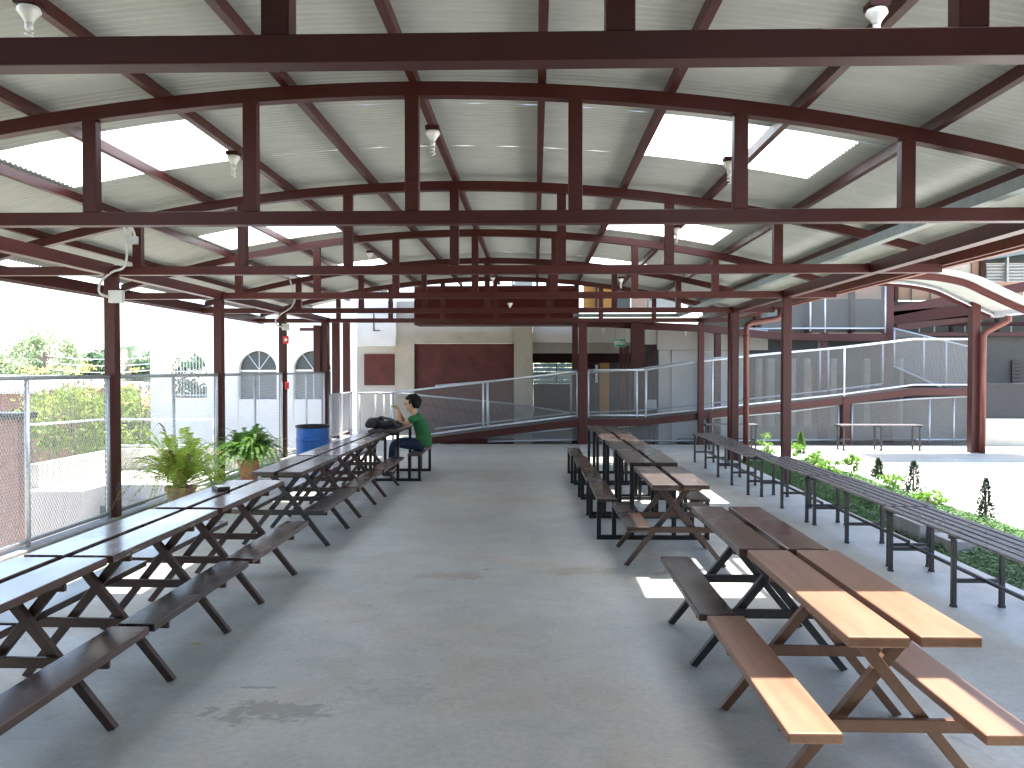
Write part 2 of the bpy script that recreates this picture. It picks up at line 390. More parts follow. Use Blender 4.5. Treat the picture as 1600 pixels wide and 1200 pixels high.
corr(X0, X1, cur, 21.4, sheet)
sheet.build('roof_sheet', 'roof', roof, smooth=True)
for (a, b) in sky_y:
    for (p, q) in (SL, SR):
        s_ = MB(); corr(p-.03, q+.03, a-.05, b+.05, s_, .004); s_.build('skylight_panel', 'skylight', roof, smooth=True)
PX = [.05+.967*k for k in range(-6, 5)]
for x in PX:
    s_ = MB(); zc = zar(x)+.055
    s_.box(x-.03, x+.03, -7.4, 21.35, zc+.004, zc+.088)
    for y in [i*.0762*4+.02 for i in range(-20, 65)]:   # fixing screws under each fourth corrugation
        s_.box(x-.004, x+.004, y-.003, y+.003, zc+.0881, zc+.1)
    s_.build('purlin', 'maroon', roof)
# eave beams and fascia
for sx, x in ((-1, -4.92), (1, 3.84)):
    for i in range(-2, 6):
        y0 = T1+DT*(i-1)+.102 if i > -2 else -7.4
        y1 = T1+DT*i-.002
        s_ = MB(); s_.box(x-.06, x+.06, y0, y1, HC-.004, HC+.125); s_.build('eave_beam', 'maroon', roof, bevel=.004)
s_ = MB(); s_.box(XR+.004, XR+.03, -7.4, 19.95, 2.92, 3.06)
s_.build('fascia', 'fascia', roof)
s_ = MB()
s_.prism([(XR+.032, 3.07), (XR+.032, 2.95), (XR+.06, 2.9), (XR+.13, 2.9), (XR+.17, 2.97), (XR+.17, 3.08), (XR+.155, 3.08), (XR+.155, 2.975), (XR+.125, 2.915), (XR+.065, 2.915), (XR+.045, 2.955), (XR+.045, 3.07)], -7.4, 19.95)
s_.build('gutter', 'fascia', roof)
s_ = MB(); s_.box(XL-.03, XL-.004, -7.4, 19.95, 2.86, 3.02)
s_.prism([(XL-.032, 3.0), (XL-.032, 2.88), (XL-.06, 2.84), (XL-.13, 2.84), (XL-.17, 2.9), (XL-.17, 3.0), (XL-.155, 3.0), (XL-.155, 2.905), (XL-.125, 2.855), (XL-.065, 2.855), (XL-.045, 2.885), (XL-.045, 3.0)], -7.4, 19.95)
s_.build('gutter', 'maroon', roof)

NTH = ['first and nearest', 'second', 'third', 'fourth', 'fifth', 'sixth and farthest']
for i, y in enumerate(TY):
    t = empty('roof_truss', f'maroon steel bowstring truss, {NTH[i]} of the row across the roof', 'truss', 'steel trusses across the terrace roof', (XC, y, HC))
    m = 'maroon'
    s_ = MB(); s_.box(XL, XR, y, y+.10, HC, HC+.10); s_.build('bottom_chord', m, t, bevel=.005)
    s_ = MB(); vs = []; N = 40
    for k in range(N+1):
        x = XL+.06+(XR-XL-.12)*k/N; z = zar(x)
        for (yy, zz) in ((y+.002, -.052), (y+.098, -.052), (y+.098, .052), (y+.002, .052)): vs.append((x, yy, z+zz))
    s_.add(vs, [(k*4+j, k*4+(j+1)%4, k*4+4+(j+1)%4, k*4+4+j) for k in range(N) for j in range(4)]+[(3,2,1,0), (N*4, N*4+1, N*4+2, N*4+3)])
    s_.build('arch_chord', m, t)
    for n in range(-3, 4):
        x = -.925+1.226*n
        s_ = MB(); s_.box(x-.052, x+.052, y+.006, y+.094, HC+.101, zar(x)-.05); s_.build('vertical_strut', m, t, bevel=.004)
# columns
cl = {2: 'with the white junction box, before the first fern', 3: 'between the two potted ferns', 4: 'with the red alarm boxes', 5: 'carrying the tall maroon panel box'}
for i in range(2, 6):
    s_ = MB(); s_.box(-4.985, -4.855, TY[i]-.015, TY[i]+.115, -.01, HC-.005)
    t = s_.build('roof_column', 'maroon', bevel=.006); tag(t, f'square maroon column on the left side {cl[i]}', 'column', 'columns holding the terrace roof')
    s_ = MB(); s_.box(-5.0+.0, -4.84, TY[i]-.03, TY[i]+.13, .001, .012); s_.build('base_plate', 'maroon', t)
cr = {3: 'standing in the grass behind the slatted benches', 4: 'wrapped by two brown downpipes', 5: 'thin in front of the mesh ramp, right of the rear landing'}
for i in range(3, 6):
    s_ = MB(); s_.box(3.775, 3.905, TY[i]-.015, TY[i]+.115, -.1, HC-.005)
    t = s_.build('roof_column', 'maroon', bevel=.006); tag(t, f'square maroon column on the right side {cr[i]}', 'column', 'columns holding the terrace roof')
for sx in (-4.92, 3.84):   # columns beside and behind the camera, out of frame
    for i in (0, 1):
        s_ = MB(); s_.box(sx-.065, sx+.065, TY[i]-.015, TY[i]+.115, -.1, HC-.005)
        t = s_.build('roof_column', 'maroon', bevel=.006)
        tag(t, f'square maroon column outside the picture, beside truss {i+1} on the {"right" if sx > 0 else "left"}', 'column', 'columns holding the terrace roof')
# cable tray
s_ = MB(); s_.box(3.32, 3.42, -7, 19.86, 2.985, 3.075)
s_.box(.9, 3.319, 19.76, 19.86, 2.985, 3.065)
t = s_.build('cable_tray', 'tray', bevel=.004); tag(t, 'long grey-green cable channel lying along the trusses at the right eave', 'cable channel')
# downpipes on T5 right column
def bend(pts, k=5):
    out = [Vector(pts[0])]
    for i in range(1, len(pts)-1):
        a, b, c = Vector(pts[i-1]), Vector(pts[i]), Vector(pts[i+1])
        da = (a-b); dc = (c-b); q = min(.12, da.length*.45, dc.length*.45)
        p0 = b+da.normalized()*q; p1 = b+dc.normalized()*q
        for j in range(k+1):
            tt = j/k; out.append(p0*(1-tt)**2+b*2*tt*(1-tt)+p1*tt*tt)
    out.append(Vector(pts[-1])); return out
s_ = MB(); y = TY[4]-.1
s_.tube(bend([(4.66, y, 2.9), (4.66, y, 2.72), (4.02, y, 2.62), (4.02, y, -.03)]), .055, 12)
s_.tube([(4.02, y, 1.15), (4.02, y, 1.2)], .062, 12); s_.tube([(4.02, y, 2.35), (4.02, y, 2.4)], .062, 12)
t = s_.build('downpipe', 'pipe', smooth=True); tag(t, 'brown downpipe with elbow running from gutter down beside the right column', 'downpipe')
s_ = MB(); s_.tube([(3.715, y+.08, -.03), (3.715, y+.08, 2.83)], .03, 8)
t = s_.build('conduit', 'maroon', smooth=True); tag(t, 'thin maroon conduit strapped straight up the left face of the downpipe column', 'conduit')

# light fittings: porcelain base, socket, spiral bulb
def bulb(x, y, z, label, drop=.02, arm=None):
    t = empty('light_fitting', label, 'light fitting', 'porcelain bulb holders under the roof', (x, y, z))
    s_ = MB(); s_.lathe((x, y, z), [(.026, 0), (.05, -.005), (.056, -.026), (.036, -.05), (.024, -.068), (.02, -.08)], 16); s_.build('base', 'white_pl', t, smooth=True)
    s_ = MB(); s_.lathe((x, y, z-.081), [(.019, 0), (.019, -.028), (.013, -.036)], 12)
    s_.tube([(x+.016*math.cos(a*.7), y+.016*math.sin(a*.7), z-.118-a*.003) for a in range(0, 22)], .006, 6)
    s_.build('bulb', 'white_pl', t, smooth=True)
    s_ = MB(); s_.box(x-.05, x+.05, y-.05, y+.05, z+.001, z+.03); s_.build('mounting_box', 'maroon_dk', t)
for (u, v, Y, lb) in [(45, 10, 4.0, 'white bulb holder close above the first truss at the far left'),
                   (365, 243, 6.9, 'white bulb holder at the corner of the large left skylight'),
                   (676, 204, 6.2, 'round white bulb holder on the ridge purlin in the middle'),
                   (1370, 14, 4.35, 'white bulb holder just above the first truss at the right'),
                   (1140, 252, 6.95, 'white bulb holder under the large right skylight'),
                   (1057, 356, 10.6, 'white bulb holder under the second right skylight'),
                   (578, 395, 13.6, 'small white bulb holder under the third left skylight'),
                   (970, 435, 15.5, 'white bulb holder right of centre near the upper rear openings'),
                   (797, 473, 17.4, 'small white bulb holder in front of the rear pier'),
                   (770, 433, 18.2, 'small white bulb holder left of the rear pier, high up')]:
    p = at(u, v, Y)
    if Y < 10: p.z = min(p.z, zar(p.x)+.02)
    bulb(p.x, p.y, p.z, lb)
# conduit + junction boxes
def jbox(u, v, Y, w_, h_, name, label, cable=None, side=0, cat='junction box'):
    p = at(u, v, Y); t = empty(name, label, cat, None, tuple(p))
    s_ = MB(); s_.box(p.x-w_/2, p.x+w_/2, Y-.07, Y, p.z-h_/2, p.z+h_/2); s_.build('box', 'box_grey', t, bevel=.008)
    if cable:
        s_ = MB(); s_.tube([at(*c) for c in cable], .014, 8); s_.build('conduit', 'box_grey', t, smooth=True)
def smoothpts(P, n=6):
    out = []
    for i in range(len(P)-1):
        p0 = P[max(i-1, 0)]; p1 = P[i]; p2 = P[i+1]; p3 = P[min(i+2, len(P)-1)]
        for k in range(n):
            t = k/n
            out.append(tuple(.5*((2*p1[j])+(-p0[j]+p2[j])*t+(2*p0[j]-5*p1[j]+4*p2[j]-p3[j])*t*t+(-p0[j]+3*p1[j]-3*p2[j]+p3[j])*t**3) for j in range(len(p1))))
    out.append(P[-1]); return out
jbox(184.5, 464, TY[2]-.017, .165, .145, 'junction_box', 'white junction box on the first left column with a looping grey conduit',
     smoothpts([(193, 345, 9.4), (196, 375, 9.4), (198, 400, 9.4), (193, 418, 9.4), (175, 425, 9.4), (158, 440, 9.4), (155, 455, 9.4), (163, 462, 9.4), (175, 464, 9.45)]))
jbox(209, 376, TY[2]-.002, .12, .09, 'junction_box', 'small white box on the truss strut above the first left column',
     smoothpts([(197, 352, 9.4), (207, 358, 9.4), (211, 370, 9.42)]))
jbox(447, 511, TY[4]-.017, .13, .13, 'junction_box', 'small white junction box above the red alarm on the third left column',
     smoothpts([(453, 437, 15.9), (460, 465, 15.9), (455, 480, 15.9), (440, 490, 15.9), (431, 500, 15.9), (433, 508, 15.9), (442, 511, 15.95)]))
def redbox(u0, v0, u1, v1, Y, label):
    p = at(u0, v1, Y); q = at(u1, v0, Y)
    s_ = MB(); s_.box(p.x, q.x, Y-.05, Y+.02, p.z, q.z); o = s_.build('alarm_box', 'red', bevel=.01); tag(o, label, 'alarm')
    c = at((u0+u1)/2, (v0+v1)/2, Y-.052); s_ = MB(); s_.lathe((c.x, 0, 0), [(.03, 0), (.03, .012)], 12)
    s_.v = [(x, Y-.051-z, c.z+yy) for (x, yy, z) in s_.v]; s_.build('dome', 'white_pl' if v0 < 560 else 'red', o)
redbox(443, 525, 451, 537, TY[4]-.03, 'red fire alarm sounder high on the third left column')
redbox(446, 597, 451.5, 608, TY[4]-.03, 'red alarm call point low on the third left column')
p = at(489.5, 584, TY[5]-.1); q = at(500, 508, TY[5]-.1)
s_ = MB(); s_.box(p.x, q.x, TY[5]-.1, TY[5]+.1, p.z, q.z); o = s_.build('panel_box', 'maroon', bevel=.01); tag(o, 'tall narrow maroon panel box hung left of the farthest left column', 'panel box')

s_ = MB(); s_.box(-6.3, 5.2, -2.6, -2.3, -3, 2.8); s_.box(-5.2, -5.05, -2.298, 1.6, -3, 2.8); s_.box(4.1, 4.25, -2.298, 1.6, -.2, 2.8)  # unseen walls added to keep light off the nearest truss
tag(s_.build('end_wall', 'dark_wall'), 'added grey walls behind the camera, unseen, darkening the nearest truss', 'wall')
# ================================================================== LEFT FENCE
FX = -4.92
def fence_section(label, y0, y1, ztop, zbot, mid, group, x=FX):
    t = empty('mesh_fence_panel', label, 'fence', group, (x, y0, 0))
    s_ = MB(); s_.tube([(x, y0, ztop), (x, y1, ztop)], .024, 10); s_.build('top_rail', 'galv_dk', t, smooth=True)
    s_ = MB(); s_.tube([(x, y0, zbot), (x, y1, zbot)], .02, 10); s_.build('bottom_rail', 'galv_dk', t, smooth=True)
    for yy in mid:
        s_ = MB(); s_.tube([(x, yy, .0), (x, yy, ztop-.02)], .024, 10); s_.build('post', 'galv', t, smooth=True)
    s_ = MB(); mesh_panel(s_, (x, y0, 0), (x, y1, 0), zbot, zbot, ztop-zbot, ztop-zbot, .042, .062, .0062)
    s_.build('wire_mesh', 'galv', t)
FG = 'diamond mesh fence panels along the left edge'
fence_section('diamond mesh fence panel nearest the camera, before the first left column', T1+DT+.12, TY[2]-.04, 1.665, .085, [T1+DT+.16, TY[1]+DT/2+.05, TY[2]-.07], FG)
fence_section('diamond mesh fence panel behind the yellowish fern', TY[2]+.14, TY[3]-.04, 1.665, .085, [TY[2]+DT/2+.05, TY[3]-.07], FG)
fence_section('diamond mesh fence panel behind the dark green fern', TY[3]+.14, TY[4]-.04, 1.665, .085, [TY[3]+DT/2+.05, TY[4]-.07], FG)
fence_section('diamond mesh fence panel behind the blue drum', TY[4]+.14, TY[5]-.04, 1.665, .085, [TY[4]+DT/2+.05, TY[5]-.07], FG)
fence_section('low mesh fence panel between the flat maroon posts beside the rear walkway', TY[5]+.14, 22.2, 1.13, .12, [19.9, 20.9, 22.15], FG)
for i, (yy, lb) in enumerate([(19.95, 'nearest of three flat maroon posts beside the rear walkway'), (21.0, 'middle of three flat maroon posts beside the rear walkway'), (22.2, 'farthest of three flat maroon posts beside the rear walkway')]):
    s_ = MB(); s_.box(FX-.24, FX-.05, yy, yy+.1, -.01, 3.0); tag(s_.build('walkway_post', 'maroon', bevel=.005), lb, 'post', 'flat maroon posts by the rear walkway')
s_ = MB(); s_.box(-5.0, -4.82, -9, TY[5], .0005, .03); tag(s_.build('fence_kerb', 'concrete_block', bevel=.006), 'low concrete kerb under the mesh fence on the left', 'kerb')

# ================================================================== PICNIC TABLES
WTOP, BENCH = .77, .41
def plank(mb, x0, x1, y0, y1, zt, th=.042):
    mb.box(x0, x1, y0, y1, zt-th, zt)
def xtable(xc, y0, y1, label, wood_, steel, group, woodb=None, rot=0, zt=WTOP, bw=.2, pw=.222):
    woodb = woodb or wood_
    t = empty('picnic_table', label, 'picnic table', group, (xc, (y0+y1)/2, 0))
    L = (y1-y0)/2
    def P(mb, nm, m, bev=.006):
        mb.v = [(x+xc, y+(y0+y1)/2, z) for x, y, z in mb.v]
        return mb.build(nm, m, t, bevel=bev)
    for s in (-1, 1):
        s_ = MB(); a, b = sorted((s*.022, s*(.022+pw))); j = rnd.uniform(-.006, .006)
        plank(s_, a, b, -L+j, L-.006+j, zt); P(s_, 'tabletop_plank', wood_)
        s_ = MB(); a, b = sorted((s*.26, s*(.26+bw))); plank(s_, a, b, -L+rnd.uniform(-.006, .006), L-.008, BENCH); P(s_, 'bench_seat', woodb)
    for yf in (-L+.42, L-.18) if False else (-L+.30, L-.30):
        for s in (-1, 1):
            s_ = MB(); yy = yf+(.024 if s > 0 else -.024)
            s_.beam((s*-.43, yy, .0), (s*.145, yy, zt-.045), .042, .05, up=(1, 0, 0))
            s_.v = [(x, y, max(z, .002)) for x, y, z in s_.v]; P(s_, 'leg', steel, .003)
        s_ = MB(); s_.box(-.43, .43, yf-.072, yf-.047, BENCH-.095, BENCH-.043); P(s_, 'cross_bar', steel, .003)
        s_ = MB(); s_.box(-.22, .22, yf-.072, yf-.047, zt-.085, zt-.043); P(s_, 'top_bar', steel, .003)
    return t
def utable(xc, y0, y1, label, wood_, group, zt=.80, zb=.43, hw=.575):
    t = empty('frame_table', label, 'picnic table', group, (xc, (y0+y1)/2, 0)); L = (y1-y0)/2
    def P(mb, nm, m, bev=.005):
        mb.v = [(x+xc, y+(y0+y1)/2, z) for x, y, z in mb.v]
        return mb.build(nm, m, t, bevel=bev)
    for s in (-1, 1):
        s_ = MB(); a, b = sorted((s*.022, s*.245)); plank(s_, a, b, -L, L-.006, zt); P(s_, 'tabletop_plank', wood_)
        s_ = MB(); a, b = sorted((s*(hw-.2), s*hw)); plank(s_, a, b, -L, L-.006, zb, .035); P(s_, 'bench_seat', wood_)
    q = .022
    for yf in (-L+.06, L-.08):
        s_ = MB()
        s_.box(-hw, hw, yf-q, yf+q, .001, .045); P(s_, 'floor_runner', 'black', .003)
        for x in (-.215, .215):
            s_ = MB(); s_.box(x-q, x+q, yf-q, yf+q, .046, zt-.043); P(s_, 'table_leg', 'black', .003)
        for s in (-1, 1):
            for x in (s*(hw-q), s*(hw-.2+q)):
                s_ = MB(); s_.box(x-q, x+q, yf-q, yf+q, .046, zb-.036); P(s_, 'bench_leg', 'black', .003)
        s_ = MB(); s_.box(-.19, .19, yf-q, yf+q, zt-.085, zt-.044); P(s_, 'top_bar', 'black', .003)
    return t
LG = 'picnic tables in the left row'; RG = 'picnic tables in the right row'
xtable(-2.47, 2.80, 4.27, 'glossy brown X-leg picnic table cut by the left edge of the picture', 'wood_brown', 'steel_brown', LG)
xtable(-2.46, 4.30, 5.75, 'worn glossy X-leg picnic table with patchy peeling top, second in the left row', 'wood_worn', 'steel_brown', LG, 'wood_dark')
xtable(-2.46, 5.83, 7.29, 'brown X-leg picnic table holding the small packet, third in the left row', 'wood_brown', 'steel_brown', LG)
xtable(-2.47, 7.86, 9.34, 'grey-brown weathered X-leg picnic table beside the dark green fern', 'wood_grey', 'grey_steel', LG)
xtable(-2.48, 9.42, 10.95, 'brown X-leg picnic table, fifth in the left row, beside the column with red alarms', 'wood_brown', 'steel_brown', LG)
xtable(-2.47, 11.02, 12.7, 'brown X-leg picnic table just in front of the seated person', 'wood_brown', 'steel_brown', LG)
utable(-2.36, 12.88, 14.3, 'black box-frame picnic table where the person in green sits', 'wood_grey', LG)
xtable(1.395, 3.07, 4.545, 'large red-brown X-leg picnic table in the right foreground, lit by a sun patch', 'wood_red', 'steel_red', RG)
xtable(1.36, 4.57, 5.98, 'dark brown X-leg picnic table just behind the red-brown one', 'wood_brown', 'grey_steel', RG, 'wood_dark')
xtable(1.24, 7.08, 8.44, 'X-leg picnic table with pale sunlit end, first before the box-frame tables', 'wood_grey', 'steel_brown', RG, 'wood_dark')
utable(1.21, 8.5, 9.86, 'black box-frame table nearest in the right row', 'wood_dark', RG)
utable(1.19, 9.9, 11.25, 'second black box-frame table in the right row', 'wood_dark', RG)
utable(1.16, 11.3, 12.66, 'third black box-frame table in the right row', 'wood_dark', RG)
utable(1.12, 12.7, 14.05, 'farthest black box-frame table in the right row, by the rear ramp', 'wood_dark', RG)

# ================================================================== SLATTED BENCHES
def slat_bench(xc, y0, y1, label, rot=0, group='long slatted benches beside the grass'):
    cx, cy = xc, (y0+y1)/2; L = (y1-y0)/2
    t = empty('slatted_bench', label, 'bench', group, (cx, cy, 0))
    def P(mb, nm, m, bev=.003):
        if rot: mb.v = [(-y, x, z) for x, y, z in mb.v]
        mb.v = [(x+cx, y+cy, z) for x, y, z in mb.v]
        return mb.build(nm, m, t, bevel=bev)
    zt = .55
    s_ = MB(); n = 5; w_ = .062; gp = (.42-n*w_)/(n-1)
    for k in range(n):
        a = -.21+k*(w_+gp); P(MB().box(a, a+w_, -L, L-.006, zt-.018, zt), 'slat', 'slat', .002)
    for yy in (-L+.012, 0, L-.05): P(MB().box(-.205, .205, yy, yy+.03, zt-.05, zt-.0185), 'seat_frame', 'grey_steel')
    for yy in (-L+.06, 0, L-.08):
        for x in (-.175, .175):
            s_ = MB(); s_.box(x-.017, x+.017, yy-.017, yy+.017, .02, zt-.052); s_.box(x-.021, x+.021, yy-.021, yy+.021, .001, .0195); P(s_, 'leg', 'grey_steel')
        P(MB().box(-.157, .157, yy-.014, yy+.014, .18, .21), 'cross_bar', 'grey_steel')
    P(MB().box(-.014, .014, -L+.06, L-.08, .211, .235), 'stretcher', 'grey_steel')
slat_bench(3.255, 5.02, 7.35, 'long grey slatted bench nearest, cut by the right edge of the picture')
slat_bench(3.31, 7.38, 9.48, 'long slatted bench second from the right edge, passing the grey concrete block')
slat_bench(3.28, 9.51, 11.55, 'middle slatted bench, beside the maroon column in the grass')
slat_bench(3.14, 11.58, 13.62, 'slatted bench before the downpipe column, fourth from the right edge')
slat_bench(3.18, 13.66, 15.8, 'farthest slatted bench of the line, ending by the thin rear column')
p0 = at(1308, 665, 18.3); p1 = at(1436, 665, 18.3)
slat_bench((p0.x+p1.x)/2, 18.3-(p1.x-p0.x)/2, 18.3+(p1.x-p0.x)/2, 'dark bench seen side-on on the paved path before the ramp mesh', 1, 'benches standing on the rear path')
p0 = at(1100, 663, 18.4); p1 = at(1182, 663, 18.4)
slat_bench((p0.x+p1.x)/2, 18.4-(p1.x-p0.x)/2, 18.4+(p1.x-p0.x)/2, 'dark bench side-on behind the downpipe column', 1, 'benches standing on the rear path')

# concrete block by the grass
p = at(1347, 800, Z=0)
s_ = MB(); s_.box(3.98, 4.3, 8.7, 9.35, -.05, .14); s_.box(4.06, 4.3, 8.2, 8.68, -.05, .07)
tag(s_.build('concrete_block', 'concrete_block', bevel=.01), 'pale concrete blocks lying in the grass behind the benches', 'concrete block')

# ================================================================== PLANTS
def leafcloud(mb, c, r, n, s, rg, clumps=14, flat=1.0, spread=.38):
    c = Vector(c); cl_ = []
    for _ in range(clumps):
        while True:
            p = Vector((rg.uniform(-1, 1), rg.uniform(-1, 1), rg.uniform(-1, 1)))
            if .25 < p.length < 1: break
        cl_.append((p, rg.uniform(.6, 1.2)))
    for _ in range(n):
        p, k = rg.choice(cl_)
        q = p+Vector((rg.gauss(0, 1), rg.gauss(0, 1), rg.gauss(0, .8)))*spread*k*.55
        pos = c+Vector((q.x*r[0], q.y*r[1], q.z*r[2]))
        a = Vector((rg.gauss(0, 1), rg.gauss(0, 1), rg.gauss(0, 1))).normalized(); b = a.orthogonal().normalized()
        b.rotate(Matrix.Rotation(rg.uniform(0, 6.28), 3, a)); e = a.cross(b); ss = s*rg.uniform(.6, 1.3)
        mb.add([pos-b*ss, pos+e*ss*.45, pos+b*ss, pos-e*ss*.45], [(0,1,2,3)])
def tree(name, label, cat, base, h, crown_c, r, n, s, leafm, rg, trunk_r=.15, group=None, clumps=16, limbs=7):
    base = Vector(base); crown_c = Vector(crown_c)
    t = empty(name, label, cat, group, tuple(base))
    s_ = MB(); top = crown_c+Vector((0, 0, -r[2]*.2))
    mid = (base+top)/2+Vector((rg.uniform(-.2, .2), 0, 0))
    s_.tube([base, mid, top], [trunk_r, trunk_r*.75, trunk_r*.45], 8)
    for _ in range(limbs):
        d = Vector((rg.uniform(-1, 1)*r[0], rg.uniform(-1, 1)*r[1], rg.uniform(-.2, .95)*r[2]))*.8
        st = mid.lerp(top, rg.uniform(.3, 1)); m2 = st.lerp(crown_c+d, .5)+Vector((0, 0, r[2]*.08))
        s_.tube([st, m2, crown_c+d], [trunk_r*.4, trunk_r*.22, trunk_r*.07], 6)
    s_.build('trunk', 'bark', t, smooth=True)
    s_ = MB(); leafcloud(s_, crown_c, r, n, s, rg, clumps); s_.build('crown', leafm, t)
    return t
def fern(x, y, potm, rim, hp, fr, h, leafm, label, seed, nf=60, dry=10):
    rg = random.Random(seed)
    t = empty('potted_fern', label, 'potted plant', 'potted ferns by the fence', (x, y, 0))
    s_ = MB(); s_.lathe((x, y, 0), [(rim*.62, .002), (rim*.66, .02), (rim*.9, hp*.8), (rim*.92, hp*.82), (rim, hp*.84), (rim*1.02, hp), (rim*.9, hp), (rim*.86, hp-.05)], 28); s_.build('pot', potm, t, smooth=False)
    s_ = MB(); s_.lathe((x, y, hp-.045), [(rim*.84, 0), (rim*.5, .03), (.01, .04)], 16); s_.build('soil', 'soil', t)
    def fronds(n, ls, dr):
        m_ = MB()
        for _ in range(n):
            a = rg.uniform(0, 6.28); reach = fr*rg.uniform(.35, 1.05); up = h*rg.uniform(.35, 1.0)*(1.2-.6*reach/fr); droop = dr*rg.uniform(.3, 1.1)
            P = []
            for k in range(15):
                tt = k/14; rr = reach*tt; z = hp+up*(1-(1-tt)**1.9)-droop*tt**3*h
                P.append(Vector((x+math.cos(a)*rr+.03*math.sin(tt*5+a), y+math.sin(a)*rr, max(z, .03))))
            m_.tube(P, .003, 3, .0012, cap=False)
            for k in range(2, 14):
                for sub in (0, .33, .66):
                    p = P[k].lerp(P[min(k+1, 14)], sub); d = (P[k]-P[k-1]).normalized(); sd_ = d.cross(Vector((0, 0, 1)))
                    if sd_.length < .01: continue
                    sd_.normalize(); ln = ls*math.sin(math.pi*(.12+.85*(k+sub)/14))*rg.uniform(.7, 1.25)
                    for s in (-1, 1):
                        e = p+sd_*s*ln+d*ln*.35+Vector((0, 0, rg.uniform(-.4, .15)*ln)); wv = d*ln*.15
                        m_.add([p-wv, p.lerp(e, .5)-wv*1.1, e, p.lerp(e, .5)+wv*1.1, p+wv], [(0,1,2,3,4)])
        return m_
    fronds(nf, .045, .85).build('fronds', leafm, t)
    if dry: fronds(dry, .045, 1.0).build('dry_fronds', 'fern_dry', t)
fern(-4.36, 10.1, 'terra_pale', .185, .31, .92, 1.08, 'fern', 'tall airy yellow-green fern in a pale chalky clay pot', 3, 130, 16)
fern(-4.36, 12.55, 'terra', .175, .38, .84, .72, 'fern_dk', 'dense dark green fern in an orange terracotta pot', 5, 230, 8)

def cypress(x, y, h, r, label, seed, z0=-.05, mt='cypress'):
    h *= 1.12; r *= 1.3
    rg = random.Random(seed); t = empty('conifer_shrub', label, 'shrub', 'small shrubs along the grass edge', (x, y, z0))
    MB().tube([(x, y, z0), (x, y, z0+h*.8)], .02, 6, .006).build('trunk', 'bark', t)
    s_ = MB()
    for _ in range(1500):
        k = rg.random()**1.15; a = rg.uniform(0, 6.28); lump = .7+.3*math.sin(a*3+k*9+seed)
        rr = r*(1-k)**.75*lump*rg.uniform(.4, 1.05)
        p = Vector((x+math.cos(a)*rr, y+math.sin(a)*rr, z0+.02+h*k)); s = .022*rg.uniform(.6, 1.3)
        d = Vector((math.cos(a)*.6, math.sin(a)*.6, rg.uniform(.3, 1))).normalized(); e = d.orthogonal().normalized()
        s_.add([p-e*s*.5, p+d*s*1.6, p+e*s*.5], [(0,1,2)])
    s_.build('foliage', mt, t)
def bushlet(x, y, h, r, label, seed, mt='leaf', n=260, s=.035):
    rg = random.Random(seed); t = empty('leafy_bush', label, 'bush', 'small shrubs along the grass edge', (x, y, -.05))
    s_ = MB()
    for _ in range(6):
        a = rg.uniform(0, 6.28); s_.tube([(x, y, -.05), (x+math.cos(a)*r*.5, y+math.sin(a)*r*.5, h*.7)], .006, 4, .003)
    s_.build('stems', 'bark', t)
    s_ = MB(); leafcloud(s_, (x, y, h*.45), (r, r, h*.5), n, s, rg, 9); s_.build('foliage', mt, t)
def gp(u, v, z=-.05): return at(u, v, Z=z)
p = gp(1540, 812); cypress(p.x, p.y, .42, .11, 'slim dark conifer shrub standing alone nearest the right edge', 1)
p = gp(1427, 772); cypress(p.x, p.y, .40, .16, 'rounded dark conifer shrub second from the right edge', 2)
p = gp(1372, 748); cypress(p.x, p.y, .28, .11, 'small dark conifer shrub third from the right edge', 3)
p = gp(1251, 712); cypress(p.x, p.y, .42, .13, 'green upright shrub just right of the maroon column in the grass', 4, mt='leaf')
for i, (u, v, h, r, lb) in enumerate([(1196, 712, .45, .32, 'bright leafy bush left of the maroon column in the grass'),
        (1234, 716, .42, .28, 'bright leafy bush directly behind the maroon column in the grass'),
        (1272, 728, .3, .25, 'low bright leafy bush right of the upright shrub'),
        (1300, 742, .28, .25, 'low leafy bush between the upright shrub and the bench tops'),
        (1330, 742, .36, .16, 'small bushy clump at the court edge, left of three conifers'),
        (1392, 764, .3, .3, 'low spreading bush left of the rounded conifer'),
        (1360, 790, .22, .3, 'low spreading plant behind the concrete blocks'),
        (1450, 790, .18, .3, 'low ground plant right of the rounded conifer')]):
    p = gp(u, v); bushlet(min(p.x, 5.5), p.y, h*.85, r*.8, lb, 20+i, 'leaf_b', 380, .032)

# ================================================================== DRUM, PACKET, LEAF
t = empty('plastic_drum', 'blue plastic drum open at the top standing by the fence', 'drum', None, (-3.72, 13.8, 0))
s_ = MB(); s_.lathe((-3.72, 13.8, 0), [(.24, .002), (.262, .02), (.266, .28), (.274, .29), (.274, .31), (.266, .32), (.266, .56), (.274, .57), (.274, .59), (.266, .6), (.262, .8), (.25, .8), (.25, .1)], 32); s_.build('drum_body', 'blue', t, smooth=False)
s_ = MB(); s_.lathe((-3.72, 13.8, .775), [(.268, 0), (.28, .005), (.283, .03), (.27, .045), (.248, .045), (.248, 0)], 32); s_.build('rim', 'black', t)
p = at(345, 765, Z=WTOP)
t = empty('packet', 'small black and white packet on the gap of the third left table', 'packet', None, tuple(p))
a = MB(); a.box(-.05, .05, -.09, .09, .002, .03); a.v = [(x*.8-y*.6+p.x, x*.6+y*.8+p.y, z+p.z) for x, y, z in a.v]; a.build('case', 'black', t, bevel=.004)
a = MB(); a.box(-.042, .042, -.08, .03, .0305, .036); a.v = [(x*.8-y*.6+p.x, x*.6+y*.8+p.y, z+p.z) for x, y, z in a.v]; a.build('paper', 'sign_white', t)
p = at(305, 1007, Z=0)
